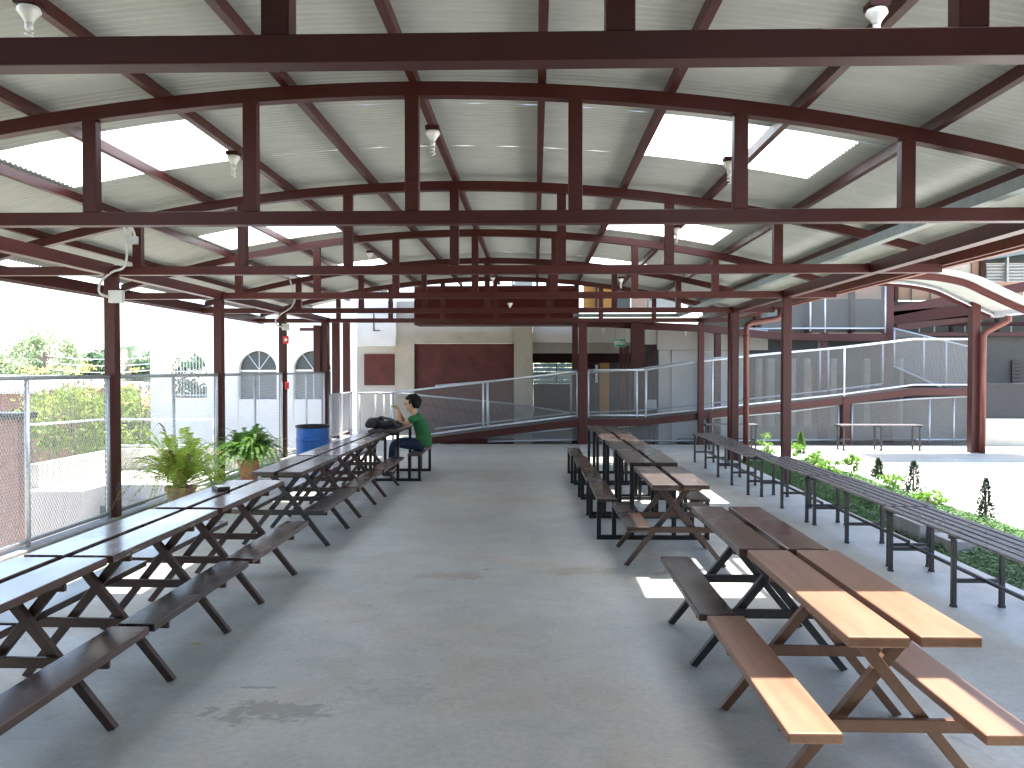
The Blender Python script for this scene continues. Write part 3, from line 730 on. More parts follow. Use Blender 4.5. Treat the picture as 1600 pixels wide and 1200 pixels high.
a = MB(); a.add([(p.x-.03, p.y, .006), (p.x, p.y-.012, .016), (p.x+.035, p.y+.005, .006), (p.x, p.y+.014, .012), (p.x-.03, p.y, .003), (p.x, p.y-.012, .013), (p.x+.035, p.y+.005, .003), (p.x, p.y+.014, .009)],
                [(0,1,2,3), (7,6,5,4), (0,4,5,1), (1,5,6,2), (2,6,7,3), (3,7,4,0)])
tag(a.build('fallen_leaf', 'flower'), 'small yellow leaf lying on the concrete near the left benches', 'leaf')

# ================================================================== PERSON AND BACKPACK
def skinmesh(name, pts, edges, m, parent, sub=2, smooth=True):
    me = bpy.data.meshes.new(name); me.from_pydata([p[0] for p in pts], edges, []); me.update(); me.materials.append(M[m])
    o = bpy.data.objects.new(name, me); C.objects.link(o)
    if parent is not None:
        o.parent = parent; o.matrix_parent_inverse = Matrix.Translation(-Vector(parent.location))
    sk = o.modifiers.new('skin', 'SKIN'); sk.use_smooth_shade = True
    if not me.skin_vertices: me.attributes.new  # created by the modifier data below
    lay = me.skin_vertices[0] if len(me.skin_vertices) else None
    if lay is None: return o
    for i, p in enumerate(pts):
        rr = p[1]; lay.data[i].radius = rr if isinstance(rr, tuple) else (rr, rr)
        lay.data[i].use_root = (i == 0)
    sb = o.modifiers.new('sub', 'SUBSURF'); sb.levels = sub; sb.render_levels = sub
    return o
def skin_ready(name, pts, edges, m, parent, sub=2):
    # skin layer needs the modifier operator-free route: build through bmesh
    import bmesh
    me = bpy.data.meshes.new(name); bm = bmesh.new(); lay = bm.verts.layers.skin.verify()
    vs = [bm.verts.new(p[0]) for p in pts]
    for i, p in enumerate(pts):
        rr = p[1]; vs[i][lay].radius = rr if isinstance(rr, tuple) else (rr, rr); vs[i][lay].use_root = (i == 0)
    for a_, b_ in edges: bm.edges.new((vs[a_], vs[b_]))
    bm.to_mesh(me); bm.free(); me.materials.append(M[m])
    o = bpy.data.objects.new(name, me); C.objects.link(o)
    if parent is not None:
        o.parent = parent
        if parent.type == 'EMPTY' or True: o.matrix_parent_inverse = parent.matrix_world.inverted() if False else Matrix.Translation(-Vector(parent.location))
    sk = o.modifiers.new('skin', 'SKIN'); sk.use_smooth_shade = True; sk.branch_smoothing = .3
    sb = o.modifiers.new('sub', 'SUBSURF'); sb.levels = sub; sb.render_levels = sub
    return o
class Sk:
    def __init__(s): s.p = []; s.e = []
    def add(s, co, r, par=None):
        s.p.append((tuple(co), r)); i = len(s.p)-1
        if par is not None: s.e.append((par, i))
        return i
    def chain(s, par, L):
        for co, r in L: par = s.add(co, r, par)
        return par
PY = 13.62
def PP(x, z, dy=0): return (x, PY+dy, z)
per = empty('person', 'seated person in green t-shirt and jeans leaning on the far left table, holding something green', 'person', None, (-1.82, PY, 0))
b = Sk()
pel = b.add(PP(-1.86, .54), (.085, .08))
sp1 = b.add(PP(-1.85, .66), (.10, .085), pel); sp2 = b.add(PP(-1.88, .80), (.115, .09), sp1); ch = b.add(PP(-1.93, .93), (.12, .09), sp2)
nk = b.add(PP(-1.985, 1.02), (.055, .055), ch); nk2 = b.add(PP(-2.0, 1.065), (.052, .055), nk)
hd = b.chain(nk2, [(PP(-2.03, 1.125), (.082, .09)), (PP(-2.035, 1.2), (.09, .112)), (PP(-2.02, 1.27), (.082, .1)), (PP(-2.02, 1.31), (.045, .055))])
# jaw and nose
b.chain(nk2+1, [(PP(-2.105, 1.088), (.034, .034))])
b.chain(nk2+2, [(PP(-2.135, 1.17), (.022, .02)), (PP(-2.15, 1.16), (.012, .011))])
for s in (-1, 1):
    sh = b.chain(ch, [(PP(-1.955, .965, s*.13), (.06, .055)), (PP(-1.97, .955, s*.19), (.052, .05))])
    el = b.chain(sh, [(PP(-2.06, .885, s*.2), (.05, .05)), (PP(-2.165, .845, s*.17), (.044, .044))])
    wr = b.chain(el, [(PP(-2.215, .94, s*.12), (.043, .043)), (PP(-2.25, 1.045, s*.06), (.029, .031))])
    pm = b.chain(wr, [(PP(-2.262, 1.085, s*.05), (.018, .034)), (PP(-2.275, 1.115, s*.045), (.015, .034))])
    for k, (ln, off) in enumerate([(.062, -.026), (.072, -.009), (.066, .008), (.05, .025)]):
        b.chain(pm, [(PP(-2.283, 1.13, s*.045+off), (.009, .009)), (PP(-2.30, 1.13+ln*.35, s*.04+off*.9), (.008, .008)), (PP(-2.325, 1.125+ln*.3, s*.03+off*.8), (.007, .007))])
    b.chain(pm-1, [(PP(-2.275, 1.09, s*.01), (.011, .011)), (PP(-2.31, 1.11, s*.005), (.009, .009))])
    hp_ = b.chain(pel, [(PP(-1.92, .52, s*.1), (.07, .07))])
    kn = b.chain(hp_, [(PP(-2.1, .54, s*.11), (.078, .078)), (PP(-2.3, .545, s*.11), (.06, .06))])
    ft = b.chain(kn, [(PP(-2.32, .33, s*.11), (.05, .05)), (PP(-2.33, .11, s*.11), (.036, .036)), (PP(-2.345, .06, s*.11), (.03, .026)), (PP(-2.42, .04, s*.12), (.022, .018))])
body = skin_ready('body', b.p, b.e, 'skin', per)
c_ = Sk()   # shirt
p0_ = c_.add(PP(-1.825, .455), (.16, .14)); pe = c_.add(PP(-1.83, .53), (.175, .155), p0_); a1 = c_.add(PP(-1.825, .64), (.165, .14), pe); a2 = c_.add(PP(-1.85, .79), (.175, .145), a1)
a3 = c_.add(PP(-1.905, .93), (.165, .13), a2); a4 = c_.add(PP(-1.965, 1.015), (.075, .07), a3)
for s in (-1, 1):
    c_.chain(a3, [(PP(-1.95, .965, s*.14), (.075, .072)), (PP(-1.985, .945, s*.205), (.066, .066)), (PP(-2.055, .895, s*.21), (.062, .062))])
skin_ready('shirt', c_.p, c_.e, 'shirt', per)
c_ = Sk(); pe = c_.add(PP(-1.83, .52), (.14, .125))
for s in (-1, 1):
    c_.chain(pe, [(PP(-1.92, .51, s*.105), (.1, .095)), (PP(-2.12, .535, s*.115), (.088, .088)), (PP(-2.31, .545, s*.115), (.073, .073)), (PP(-2.335, .34, s*.115), (.064, .064)), (PP(-2.345, .1, s*.115), (.055, .055))])
skin_ready('trousers', c_.p, c_.e, 'jeans', per)
hm = MB(); nu, nv = 36, 24; hv = []
for i in range(nv+1):
    ph = math.pi*i/nv
    for j in range(nu):
        th = 2*math.pi*j/nu; x, y, z = math.sin(ph)*math.cos(th), math.sin(ph)*math.sin(th), math.cos(ph)
        k = 1+.03*math.sin(7*x+5*z)+.03*math.sin(9*y+6*x)+.025*math.sin(17*x+13*y+11*z)
        face = x < -.25 and z < .38+.1*math.sin(5*y); low = z < -.15 and x < .12; nap = z < -.8
        if face or low or nap: k *= .72
        hv.append((-2.005+x*.138*k, PY+y*.118*k, 1.215+z*.135*k))
hm.add(hv, [(i*nu+j, i*nu+(j+1)%nu, (i+1)*nu+(j+1)%nu, (i+1)*nu+j) for i in range(nv) for j in range(nu)])
hm.build('hair', 'hair', per, smooth=True)
for s in (-1, 1):
    c_ = Sk(); q = c_.add(PP(-2.31, .05, s*.115), (.05, .045)); c_.chain(q, [(PP(-2.4, .045, s*.12), (.046, .04)), (PP(-2.5, .035, s*.125), (.036, .03))])
    skin_ready('shoe', c_.p, c_.e, 'shoe', per)
    MB().lathe(PP(-2.132, 1.2, s*.042), [(.002, -.011), (.01, -.006), (.011, 0), (.01, .006), (.002, .011)], 10).build('eye', 'hair', per, smooth=True)
    c_ = Sk(); q = c_.add(PP(-2.03, 1.165, s*.108), (.014, .024)); c_.chain(q, [(PP(-2.02, 1.195, s*.116), (.008, .016))]); skin_ready('ear', c_.p, c_.e, 'skin', per)
s_ = MB(); s_.lathe(PP(-2.325, 1.14), [(.004, -.022), (.022, -.012), (.028, 0), (.02, .014), (.004, .02)], 12); s_.v = [(x-.02 if x < -2.33 else x, y, z+(x+2.325)*-.3) for x, y, z in s_.v]
tag(s_.build('green_snack', 'lime', smooth=True), "small bright green snack in the seated person's hands", 'snack')
# backpack
rg = random.Random(11)
t = empty('backpack', 'black backpack lying flat on the table in front of the seated person', 'backpack', None, (-2.44, 13.36, .8))
def blob(mb, c, r, nu=28, nv=16, lump=.1, pw=.6, sd=1):
    vs = []
    for i in range(nv+1):
        ph = math.pi*i/nv
        for j in range(nu):
            th = 2*math.pi*j/nu
            x, y, z = math.sin(ph)*math.cos(th), math.sin(ph)*math.sin(th), math.cos(ph)
            f = lambda q: math.copysign(abs(q)**pw, q)
            k = 1+lump*math.sin(3*x+sd)*math.cos(4*y+sd)*1.0+lump*.5*math.sin(9*x+5*z+sd)
            vs.append((c[0]+f(x)*r[0]*k, c[1]+f(y)*r[1]*k, c[2]+f(z)*r[2]*(k if z > 0 else 1)))
    mb.add(vs, [(i*nu+j, i*nu+(j+1)%nu, (i+1)*nu+(j+1)%nu, (i+1)*nu+j) for i in range(nv) for j in range(nu)])
s_ = MB(); blob(s_, (-2.58, 13.36, .888), (.135, .17, .085), lump=.08); blob(s_, (-2.37, 13.36, .865), (.17, .15, .062), lump=.14, sd=2); s_.build('main_pocket', 'bag', t, smooth=True)
s_ = MB(); blob(s_, (-2.62, 13.18, .87), (.09, .06, .055), lump=.1, sd=4); s_.build('side_pocket', 'bag', t, smooth=True); s_ = MB(); blob(s_, (-2.24, 13.34, .845), (.08, .1, .042), lump=.2, sd=5); s_.build('side_pocket', 'bag', t, smooth=True)
for dy in (-.07, .06):
    s_ = MB(); pts = [(-2.5, 13.36+dy, .985), (-2.42, 13.33+dy, .965), (-2.32, 13.3+dy, .945), (-2.24, 13.24+dy, .90), (-2.18, 13.2+dy, .83)]
    s_.tube(smoothpts(pts, 4), .016, 6); s_.build('strap', 'grey_steel', t, smooth=True)

# ================================================================== FRONT RAMP (rear of terrace)
YR = 19.5
def RP(u, v, Y=YR): return at(u, v, Y)
def rail_run(t, top, bot, Y, m='galv', r=.024, mesh=True, pw=.042, ph=.042, th=.0048, postu=()):
    T = [at(u, v, Y) for u, v in top]; B = [at(u, v, Y) for u, v in bot]
    s_ = MB(); s_.tube(T, r, 8); s_.build('top_rail', m, t, smooth=True)
    s_ = MB(); s_.tube(B, r*.9, 8); s_.build('bottom_rail', m, t, smooth=True)
    def zi(L, x):
        for a_, b_ in zip(L[:-1], L[1:]):
            if a_.x-1e-6 <= x <= b_.x+1e-6: return a_.z+(b_.z-a_.z)*(x-a_.x)/max(1e-6, b_.x-a_.x)
        return L[0].z if x < L[0].x else L[-1].z
    for (u, vb) in postu:
        p = at(u, vb, Y); s_ = MB(); s_.tube([(p.x, Y, p.z), (p.x, Y, zi(T, p.x)-.02)], r, 8); s_.build('post', m, t, smooth=True)
    if mesh:
        xs = sorted(set([p.x for p in T+B])); xs = [x for x in xs if max(T[0].x, B[0].x)-1e-4 <= x <= min(T[-1].x, B[-1].x)+1e-4]
        s_ = MB()
        for x0, x1 in zip(xs[:-1], xs[1:]):
            if x1-x0 < .1: continue
            ha, hb = zi(T, x0)-zi(B, x0), zi(T, x1)-zi(B, x1)
            if max(ha, hb) < .05: continue
            mesh_panel(s_, (x0, Y, 0), (x1, Y, 0), zi(B, x0), zi(B, x1), max(ha, .01), max(hb, .01), pw, ph, th)
        s_.build('wire_mesh', 'galv_mesh', t)
ramp = empty('access_ramp', 'long maroon and grey access ramp climbing right across the rear', 'ramp')
# slab with maroon edge beam
def ramp_slab(pts, Y0, Y1, th=.16):
    T = [at(u, v, Y0) for u, v in pts]
    e = MB(); e.prism([(p.x, p.z) for p in T]+[(p.x, p.z-th) for p in reversed(T)], Y0, Y0+.09); e.build('edge_beam', 'maroon', ramp)
    e = MB(); e.prism([(p.x, p.z) for p in T]+[(p.x, p.z-th) for p in reversed(T)], Y1-.09, Y1); e.build('edge_beam', 'maroon', ramp)
    e = MB(); e.prism([(p.x, p.z-.02) for p in T]+[(p.x, p.z-th+.03) for p in reversed(T)], Y0+.092, Y1-.092); e.build('deck', 'dark_wall', ramp)
ramp_slab([(612, 691), (905, 655), (1000, 655), (1100, 644), (1318, 621), (1428, 607), (1528, 607)], YR-.03, YR+1.5)
rf = empty('ramp_railing', 'light grey mesh railing along the front of the access ramp, left part', 'railing', 'mesh railings of the ramp')
rail_run(rf, [(612, 613.5), (750, 598), (903, 579.5)], [(612, 687), (750, 668), (903, 649)], YR, postu=[(614, 692), (755, 668), (762, 668), (902, 652)])
rf = empty('ramp_railing', 'light grey mesh railing of the ramp landing between two maroon columns', 'railing', 'mesh railings of the ramp')
rail_run(rf, [(919, 578), (1008, 578)], [(919, 649), (1008, 649)], YR, postu=[(919, 652), (995, 652)])
rf = empty('ramp_railing', 'light grey mesh railing climbing right above the slatted benches', 'railing', 'mesh railings of the ramp')
rail_run(rf, [(1009, 578), (1100, 564), (1209, 552.5), (1319, 543), (1428, 530), (1517, 530)], [(1009, 649), (1100, 639), (1319, 615.6), (1428, 601), (1517, 601)], YR, postu=[(1009, 652), (1113, 640), (1319, 620), (1517, 605)])
# back railing of the ramp
rf = empty('ramp_railing', 'greyer rear railing on the far side of the ramp', 'railing', 'mesh railings of the ramp')
YB = YR+1.45
rail_run(rf, [(680, 603), (895, 584), (995, 577), (1110, 560), (1280, 546), (1378, 535)], [(680, 670), (895, 645), (995, 642), (1110, 630), (1280, 612), (1378, 600)], YB, m='galv_dk', postu=[(761, 662), (892, 646), (992, 642), (1010, 642), (1281, 612), (1294, 612), (1379, 600)], mesh=False)
# lower mesh screens under the ramp
rf = empty('under_ramp_screen', 'triangular mesh screen under the left part of the ramp', 'mesh screen', 'mesh screens under the ramp')
rail_run(rf, [(762, 683), (903, 668)], [(762, 690), (903, 687)], YR+.08, m='galv_dk', th=.007)
rf = empty('under_ramp_screen', 'mesh screen under the ramp landing, right of the rear maroon column', 'mesh screen', 'mesh screens under the ramp')
rail_run(rf, [(919, 672), (1000, 664), (1105, 654), (1225, 644), (1310, 633)], [(919, 688), (1105, 689), (1310, 687)], YR+.08, m='galv_dk', th=.007, postu=[(1310, 697), (1105, 697)])
rf = empty('under_ramp_screen', 'mesh screen under the high right end of the ramp', 'mesh screen', 'mesh screens under the ramp')
rail_run(rf, [(1330, 631), (1430, 623), (1516, 619)], [(1330, 687), (1516, 687)], YR+.08, m='galv_dk', th=.007, postu=[(1331, 697), (1516, 697), (1452, 697), (1490, 697)])
# ramp columns
def vcol(u0, u1, v0, v1, Y, label, nm='ramp_column', m='maroon', d=.2, z0=None, grp='maroon columns around the ramp'):
    a_ = at(u0, v1, Y); b_ = at(u1, v0, Y)
    s_ = MB(); s_.box(a_.x, b_.x, Y, Y+d, a_.z if z0 is None else z0, b_.z)
    return tag(s_.build(nm, m, bevel=.006), label, 'column', grp)
vcol(904.5, 917.5, 500, 697, YR-.1, 'maroon column left of the ramp landing, reaching the roof beam', z0=-.02)
vcol(894, 903, 505, 697, YR+1.8, 'narrow maroon column just left of the landing column, farther back', z0=-.3)
vcol(986, 1007, 505, 697, YR+1.8, 'wide maroon column in the middle of the rear ramp landing', z0=-.3)
vcol(1317, 1329, 622, 697, YR-.05, 'short maroon column holding up the ramp behind the side-on bench', z0=-.02)
vcol(1107, 1113, 645, 697, YR-.05, 'short maroon column under the ramp beside the thin roof column', z0=-.02)
vcol(1281, 1294, 520, 697, YR+2.2, 'maroon column behind the ramp mesh, left of the upper landing', z0=-.12)
vcol(1380, 1397, 440, 697, YR+2.2, 'tall maroon column at the right end of the upper walkway', z0=-.12)
vcol(1117, 1127, 520, 697, YR+2.2, 'maroon column behind the ramp beside the light grey wall', z0=-.12)
vcol(1518, 1533, 470, 703, 17.7, 'maroon column carrying the small arched canopy', z0=-.01)
# returning lower ramp behind
rf = empty('return_railing', 'grey mesh railing of the return ramp descending behind the front ramp', 'railing', 'mesh railings of the ramp')
rail_run(rf, [(620, 614), (800, 631), (892, 645)], [(620, 684), (800, 684), (892, 690)], YR+2.3, m='galv_dk', postu=[(652, 684), (764, 684)])
rf = empty('landing_railing', 'short plain railing left of the ramp, in front of the white wall', 'railing', 'mesh railings of the ramp')
rail_run(rf, [(560, 614), (612, 614)], [(560, 671), (612, 671)], YR+2.35, m='galv_dk', mesh=False, postu=[(562, 690), (587, 690), (600, 690), (611, 690)])

# ================================================================== BACK BUILDING
bb = empty('school_building', 'cream school building with maroon doors closing the rear of the terrace', 'building')
def rect(nm, u0, v0, u1, v1, Y, d, m, parent, zmin=None, bevel=0, lab=None):
    a_ = at(u0, v1, Y); b_ = at(u1, v0, Y)
    s_ = MB(); s_.box(a_.x, b_.x, Y, Y+d, a_.z if zmin is None else zmin, b_.z); o = s_.build(nm, m, parent, bevel=bevel)
    if lab: o['label'] = lab
    return o
YW = 22.7
rect('wall', 558, 541, 617, 660, YW, .3, 'cream_lt', bb, zmin=-.3)
rect('upper_wall', 558, 470, 617, 540.5, YW-.35, .6, 'white_paint', bb, lab='upper block coloured white to look sunlit')  # white colour on this block stands in for sunlight
rect('trim_strip', 583, 490, 585, 517, YW-.365, .015, 'dark_wall', bb)
rect('trim_strip', 585.1, 515.5, 594, 517, YW-.365, .015, 'dark_wall', bb)
rect('window_shutter', 569, 553, 616.5, 602, YW-.03, .03, 'door', bb, lab='square maroon shutter with chipped paint')
rect('wall', 617.3, 470, 646.8, 690, YW-.05, .3, 'cream', bb, zmin=-.3)
rect('wall', 647, 470, 803, 536.5, YW-.05, .3, 'cream', bb)
rect('door', 647.5, 537, 802.5, 690, YW+.08, .06, 'door', bb, zmin=-.3, lab='wide maroon door panel')
rect('pier', 803.3, 440, 832, 690, YW-.16, .45, 'cream', bb, zmin=-.3)
rect('roof_fascia', 647, 446, 905, 503.5, YW-1.2, .12, 'fascia_red', bb)
rect('soffit', 647, 503.7, 905, 507.5, YW-1.2, 1.0, 'maroon', bb)
rect('conduit', 830.5, 440, 832, 535, YW-.2, .03, 'box_grey', bb)
rect('lintel', 832.2, 508, 985, 535.5, YW, .25, 'cream_lt', bb)
rect('lintel', 832.2, 536, 985, 552, YW+1.0, .25, 'cream', bb)
rect('lintel', 832.2, 541, 985, 567, YW+2.6, .25, 'maroon_dk', bb)
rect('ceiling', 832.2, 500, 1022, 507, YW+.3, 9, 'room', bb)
rect('ceiling', 905.2, 503, 1022, 508, YW-1.2, 1.1, 'maroon_dk', bb)
rect('lintel', 1008, 512, 1027, 538, YW, .25, 'cream_lt', bb)
# interior end wall with a louvred window
YI = 31.0
def irect(*a, **k): return rect(*a, **k)
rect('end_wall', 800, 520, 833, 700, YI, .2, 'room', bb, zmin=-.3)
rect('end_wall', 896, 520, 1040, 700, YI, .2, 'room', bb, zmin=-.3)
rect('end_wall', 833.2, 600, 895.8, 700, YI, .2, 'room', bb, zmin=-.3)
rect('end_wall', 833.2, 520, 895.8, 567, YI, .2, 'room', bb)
w_ = rect('window', 833.2, 582.6, 895.8, 584, YI-.02, .06, 'grey_steel', bb)
rect('mullion', 868.5, 568, 870, 600, YI-.03, .05, 'grey_steel', w_)
for k in range(5): rect('louvre', 834, 568.5+k*6.4, 895, 573.5+k*6.4, YI+.05, .01, 'glass_lt', w_)
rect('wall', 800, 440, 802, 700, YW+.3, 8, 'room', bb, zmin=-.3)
rect('orange_column', 937, 565, 952, 690, 27.5, .4, 'orange', bb, zmin=-.3)
rect('doorway', 918, 566, 934, 690, 29.5, .3, 'wood_dark', bb, zmin=-.3)
rect('sign_strip', 930, 570, 934, 598, 29.4, .05, 'white_pl', bb)
for (a_, b_) in ((968, 973.5), (974.5, 978), (979, 983.5)): rect('louvre_slat', a_, 540, b_, 690, YW+.1, .12, 'maroon', bb, zmin=-.3)
for (a_, b_) in ((1008, 1010), (1012, 1014), (1016, 1018), (1020, 1024)): rect('louvre_slat', a_, 539, b_, 690, YW+.1, .12, 'maroon', bb, zmin=-.3)
rect('planter_box', 1009, 625, 1026, 638, YW-.3, .3, 'cream_lt', bb)
rect('wall', 1027.3, 512, 1200, 547, YW-.05, .3, 'cream_lt', bb)
rect('wall', 1029, 547.3, 1165, 700, YW, .3, 'cream_lt', bb, zmin=-.3)
rect('pilaster', 1049, 547.5, 1054, 700, YW-.05, .05, 'cream_lt', bb, zmin=-.3)
# shaded rear range with piers
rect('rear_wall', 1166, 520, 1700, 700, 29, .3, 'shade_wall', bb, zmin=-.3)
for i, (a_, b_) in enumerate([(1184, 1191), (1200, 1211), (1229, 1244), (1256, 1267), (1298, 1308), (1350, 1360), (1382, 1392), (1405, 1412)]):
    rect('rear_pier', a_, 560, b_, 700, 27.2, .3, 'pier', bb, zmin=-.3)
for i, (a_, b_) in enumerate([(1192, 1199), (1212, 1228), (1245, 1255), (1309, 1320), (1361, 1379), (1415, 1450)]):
    rect('opening_shade_panel', a_, 585, b_, 700, 28.9, .09, 'room', bb, zmin=-.3)  # solid dark panels, the shade of openings put into colour
rect('yellow_pipe', 1266, 573, 1268.5, 700, 26, .06, 'orange', bb, zmin=-.3)
# stairs/beams high right
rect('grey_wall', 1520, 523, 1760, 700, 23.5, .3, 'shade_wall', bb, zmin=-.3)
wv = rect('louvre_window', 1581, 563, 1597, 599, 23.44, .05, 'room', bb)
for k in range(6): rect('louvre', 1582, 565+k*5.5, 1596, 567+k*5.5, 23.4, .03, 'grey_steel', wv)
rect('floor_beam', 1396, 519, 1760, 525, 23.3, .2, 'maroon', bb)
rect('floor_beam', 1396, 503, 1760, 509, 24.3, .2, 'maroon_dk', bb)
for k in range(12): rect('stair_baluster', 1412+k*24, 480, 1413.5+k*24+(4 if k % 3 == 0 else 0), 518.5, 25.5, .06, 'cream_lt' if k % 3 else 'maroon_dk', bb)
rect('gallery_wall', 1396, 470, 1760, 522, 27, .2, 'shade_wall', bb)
for (uA, vA, uB, vB, th, m_) in [(1392, 487, 1600, 448, .26, 'maroon'), (1392, 497, 1600, 478, .34, 'maroon_dk'), (1400, 512, 1600, 487, .18, 'maroon')]:
    s_ = MB(); s_.beam(at(uA, vA, 23.0), at(uB, vB, 23.0), .15, th); s_.build('stair_stringer', m_, bb)
# pipe light on ceiling near the sign
p = at(942, 512, YW-.6); bulb(p.x, p.y, p.z, 'small white bulb holder on the soffit left of the green sign')
p = at(1071, 515, YW-.6); bulb(p.x, p.y, p.z, 'small white bulb holder under the walkway right of the green sign')
# sign ENTRADA
YS = 21.7; a_ = at(959, 542.5, YS); b_ = at(978, 529.5, YS)
sg = empty('entrance_sign', 'small green ENTRADA sign with white lettering hanging under the lintel', 'sign', None, ((a_.x+b_.x)/2, YS, a_.z))
s_ = MB(); s_.box(a_.x, b_.x, YS, YS+.015, a_.z, b_.z); s_.build('board', 'sign_green', sg)
W_ = b_.x-a_.x; H_ = b_.z-a_.z
s_ = MB(); e = .012
s_.box(a_.x, b_.x, YS-.003, YS-.0002, a_.z, a_.z+e); s_.box(a_.x, b_.x, YS-.003, YS-.0002, b_.z-e, b_.z)
s_.box(a_.x, a_.x+e, YS-.003, YS-.0002, a_.z+e, b_.z-e); s_.box(b_.x-e, b_.x, YS-.003, YS-.0002, a_.z+e, b_.z-e); s_.build('border', 'galv', sg)
fc = bpy.data.curves.new('lettering', 'FONT'); fc.body = 'ENTRADA'; fc.size = .1; fc.extrude = .001; fc.align_x = 'CENTER'; fc.align_y = 'CENTER'; fc.offset = .0025
fo = bpy.data.objects.new('tmp', fc); C.objects.link(fo); bpy.context.view_layer.update()
me = bpy.data.meshes.new_from_object(fo.evaluated_get(bpy.context.evaluated_depsgraph_get()))
xs = [v.co.x for v in me.vertices]; ys = [v.co.y for v in me.vertices]; sx = W_*.84/(max(xs)-min(xs)); sy = H_*.5/(max(ys)-min(ys))
for v in me.vertices:
    x, y, z = v.co; v.co = ((a_.x+b_.x)/2+x*sx, YS-.004-z, (a_.z+b_.z)/2+y*sy)
bpy.data.objects.remove(fo); me.materials.clear(); me.materials.append(M['sign_white'])
lo = bpy.data.objects.new('lettering', me); C.objects.link(lo); lo.parent = sg; lo.matrix_parent_inverse = Matrix.Translation(-Vector(sg.location))
s_ = MB()
for x in (a_.x+.04, b_.x-.04): s_.tube([(x, YS+.007, b_.z), (x, YS+.007, b_.z+.33)], .003, 5)
s_.build('hanger', 'grey_steel', sg)

# upper walkway
uw = empty('upper_walkway', 'high walkway on maroon beams crossing behind the right side of the ramp', 'walkway')
YU = YR+2.1
T = [at(u, v, YU) for u, v in [(905, 497), (1007, 503), (1100, 507), (1210, 519), (1290, 521), (1396, 521)]]
e = MB(); e.prism([(p.x, p.z) for p in T]+[(p.x, p.z-.19) for p in reversed(T)], YU, YU+.12); e.build('edge_beam', 'maroon', uw)
e = MB(); e.prism([(p.x, p.z-.02) for p in T]+[(p.x, p.z-.1) for p in reversed(T)], YU+.122, YU+1.5); e.build('deck', 'maroon_dk', uw)
rf = empty('walkway_railing', 'light grey mesh railing on the high walkway, upper right', 'railing', 'mesh railings of the ramp')
rail_run(rf, [(1190, 462), (1230, 455), (1290, 446), (1384, 446)], [(1190, 514), (1230, 513), (1290, 513), (1384, 513)], YU+.05, postu=[(1230, 518), (1289, 520), (1383, 520), (1266, 518)])
rf = empty('stair_railing', 'sloping mesh railing of the stair right of the high walkway', 'railing', 'mesh railings of the ramp')
rail_run(rf, [(1396, 513), (1470, 531), (1516, 542)], [(1396, 572), (1470, 605), (1516, 622)], YR+1.9, m='galv_dk', postu=[(1397, 572), (1443, 595), (1478, 606)])
MB().box(-2.9, 22, 20.3, 42, 6.4, 6.6).build('added_shade_roof', 'roof', uw)  # unseen slab added overhead to shade the space behind the ramp
# upper storey behind walkway
ub = empty('upper_storey', 'upper storey with pink-beige walls and maroon posts above the walkway', 'building')
rect('wall', 1100, 380, 1400, 468, 28, .3, 'pale_pink', ub)
rect('wall', 1100, 468.2, 1400, 520, 28, .3, 'dark_wall', ub)
for (a_, b_) in ((1180, 1188), (1262, 1270), (1330, 1337), (1398, 1404)): rect('post', a_, 380, b_, 520, 27.6, .3, 'maroon', ub)
rect('window', 1200, 440, 1225, 500, 27.95, .05, 'glass_lt', ub)
rect('wall', 1404.2, 440, 1600, 468, 28, .3, 'pale_pink', ub)
for u in (1425, 1455, 1483): rect('mullion', u, 440, u+2, 470, 27.9, .09, 'cream', ub)
rect('orange_wall', 912, 436, 957, 482, 26.5, .2, 'orange', ub)
rect('post', 930, 445, 934, 482, 26.3, .1, 'maroon', ub)
rect('pale_wall', 964, 440, 985, 484, 26.5, .2, 'glass', ub)
rect('pale_wall', 987, 440, 1012, 484, 26.5, .2, 'pale_pink', ub)
rect('pale_wall', 1013, 440, 1060, 484, 26.5, .2, 'cream_lt', ub)
# far right upper building
fr = empty('right_building', 'tall building at the far right with louvred windows and maroon posts', 'building')
rect('parapet_wall', 1383, 411, 1534, 440, 30, .3, 'white_paint', fr)
rect('post', 1519, 340, 1541, 432, 29.9, .3, 'pale_pink', fr)
rect('post', 1532, 340, 1541, 432, 29.8, .09, 'maroon', fr)
rect('window', 1490, 398, 1518.5, 410.7, 30.1, .1, 'glass_lt', fr)
rect('wall', 1470, 370, 1489.8, 410.7, 30.1, .1, 'pale_pink', fr)
rect('wall', 1541.2, 412, 1760, 440, 30, .3, 'cream_lt', fr)
for k in range(6): rect('louvre', 1541.5, 413+k*5, 1760, 416+k*5, 29.85, .1, 'galv', fr)
rect('window_glass', 1541.5, 388, 1760, 411, 30, .1, 'glass', fr)
for u in (1573, 1620): rect('mullion', u, 380, u+4, 440, 29.7, .1, 'galv', fr)
s_ = MB(); s_.beam(at(1535, 396, 29.5), at(1760, 360, 29.5), .5, .5); s_.build('blue_beam', 'blue_grey', fr)
rect('wall', 1404, 440.5, 1760, 452, 30, .3, 'cream_lt', fr)
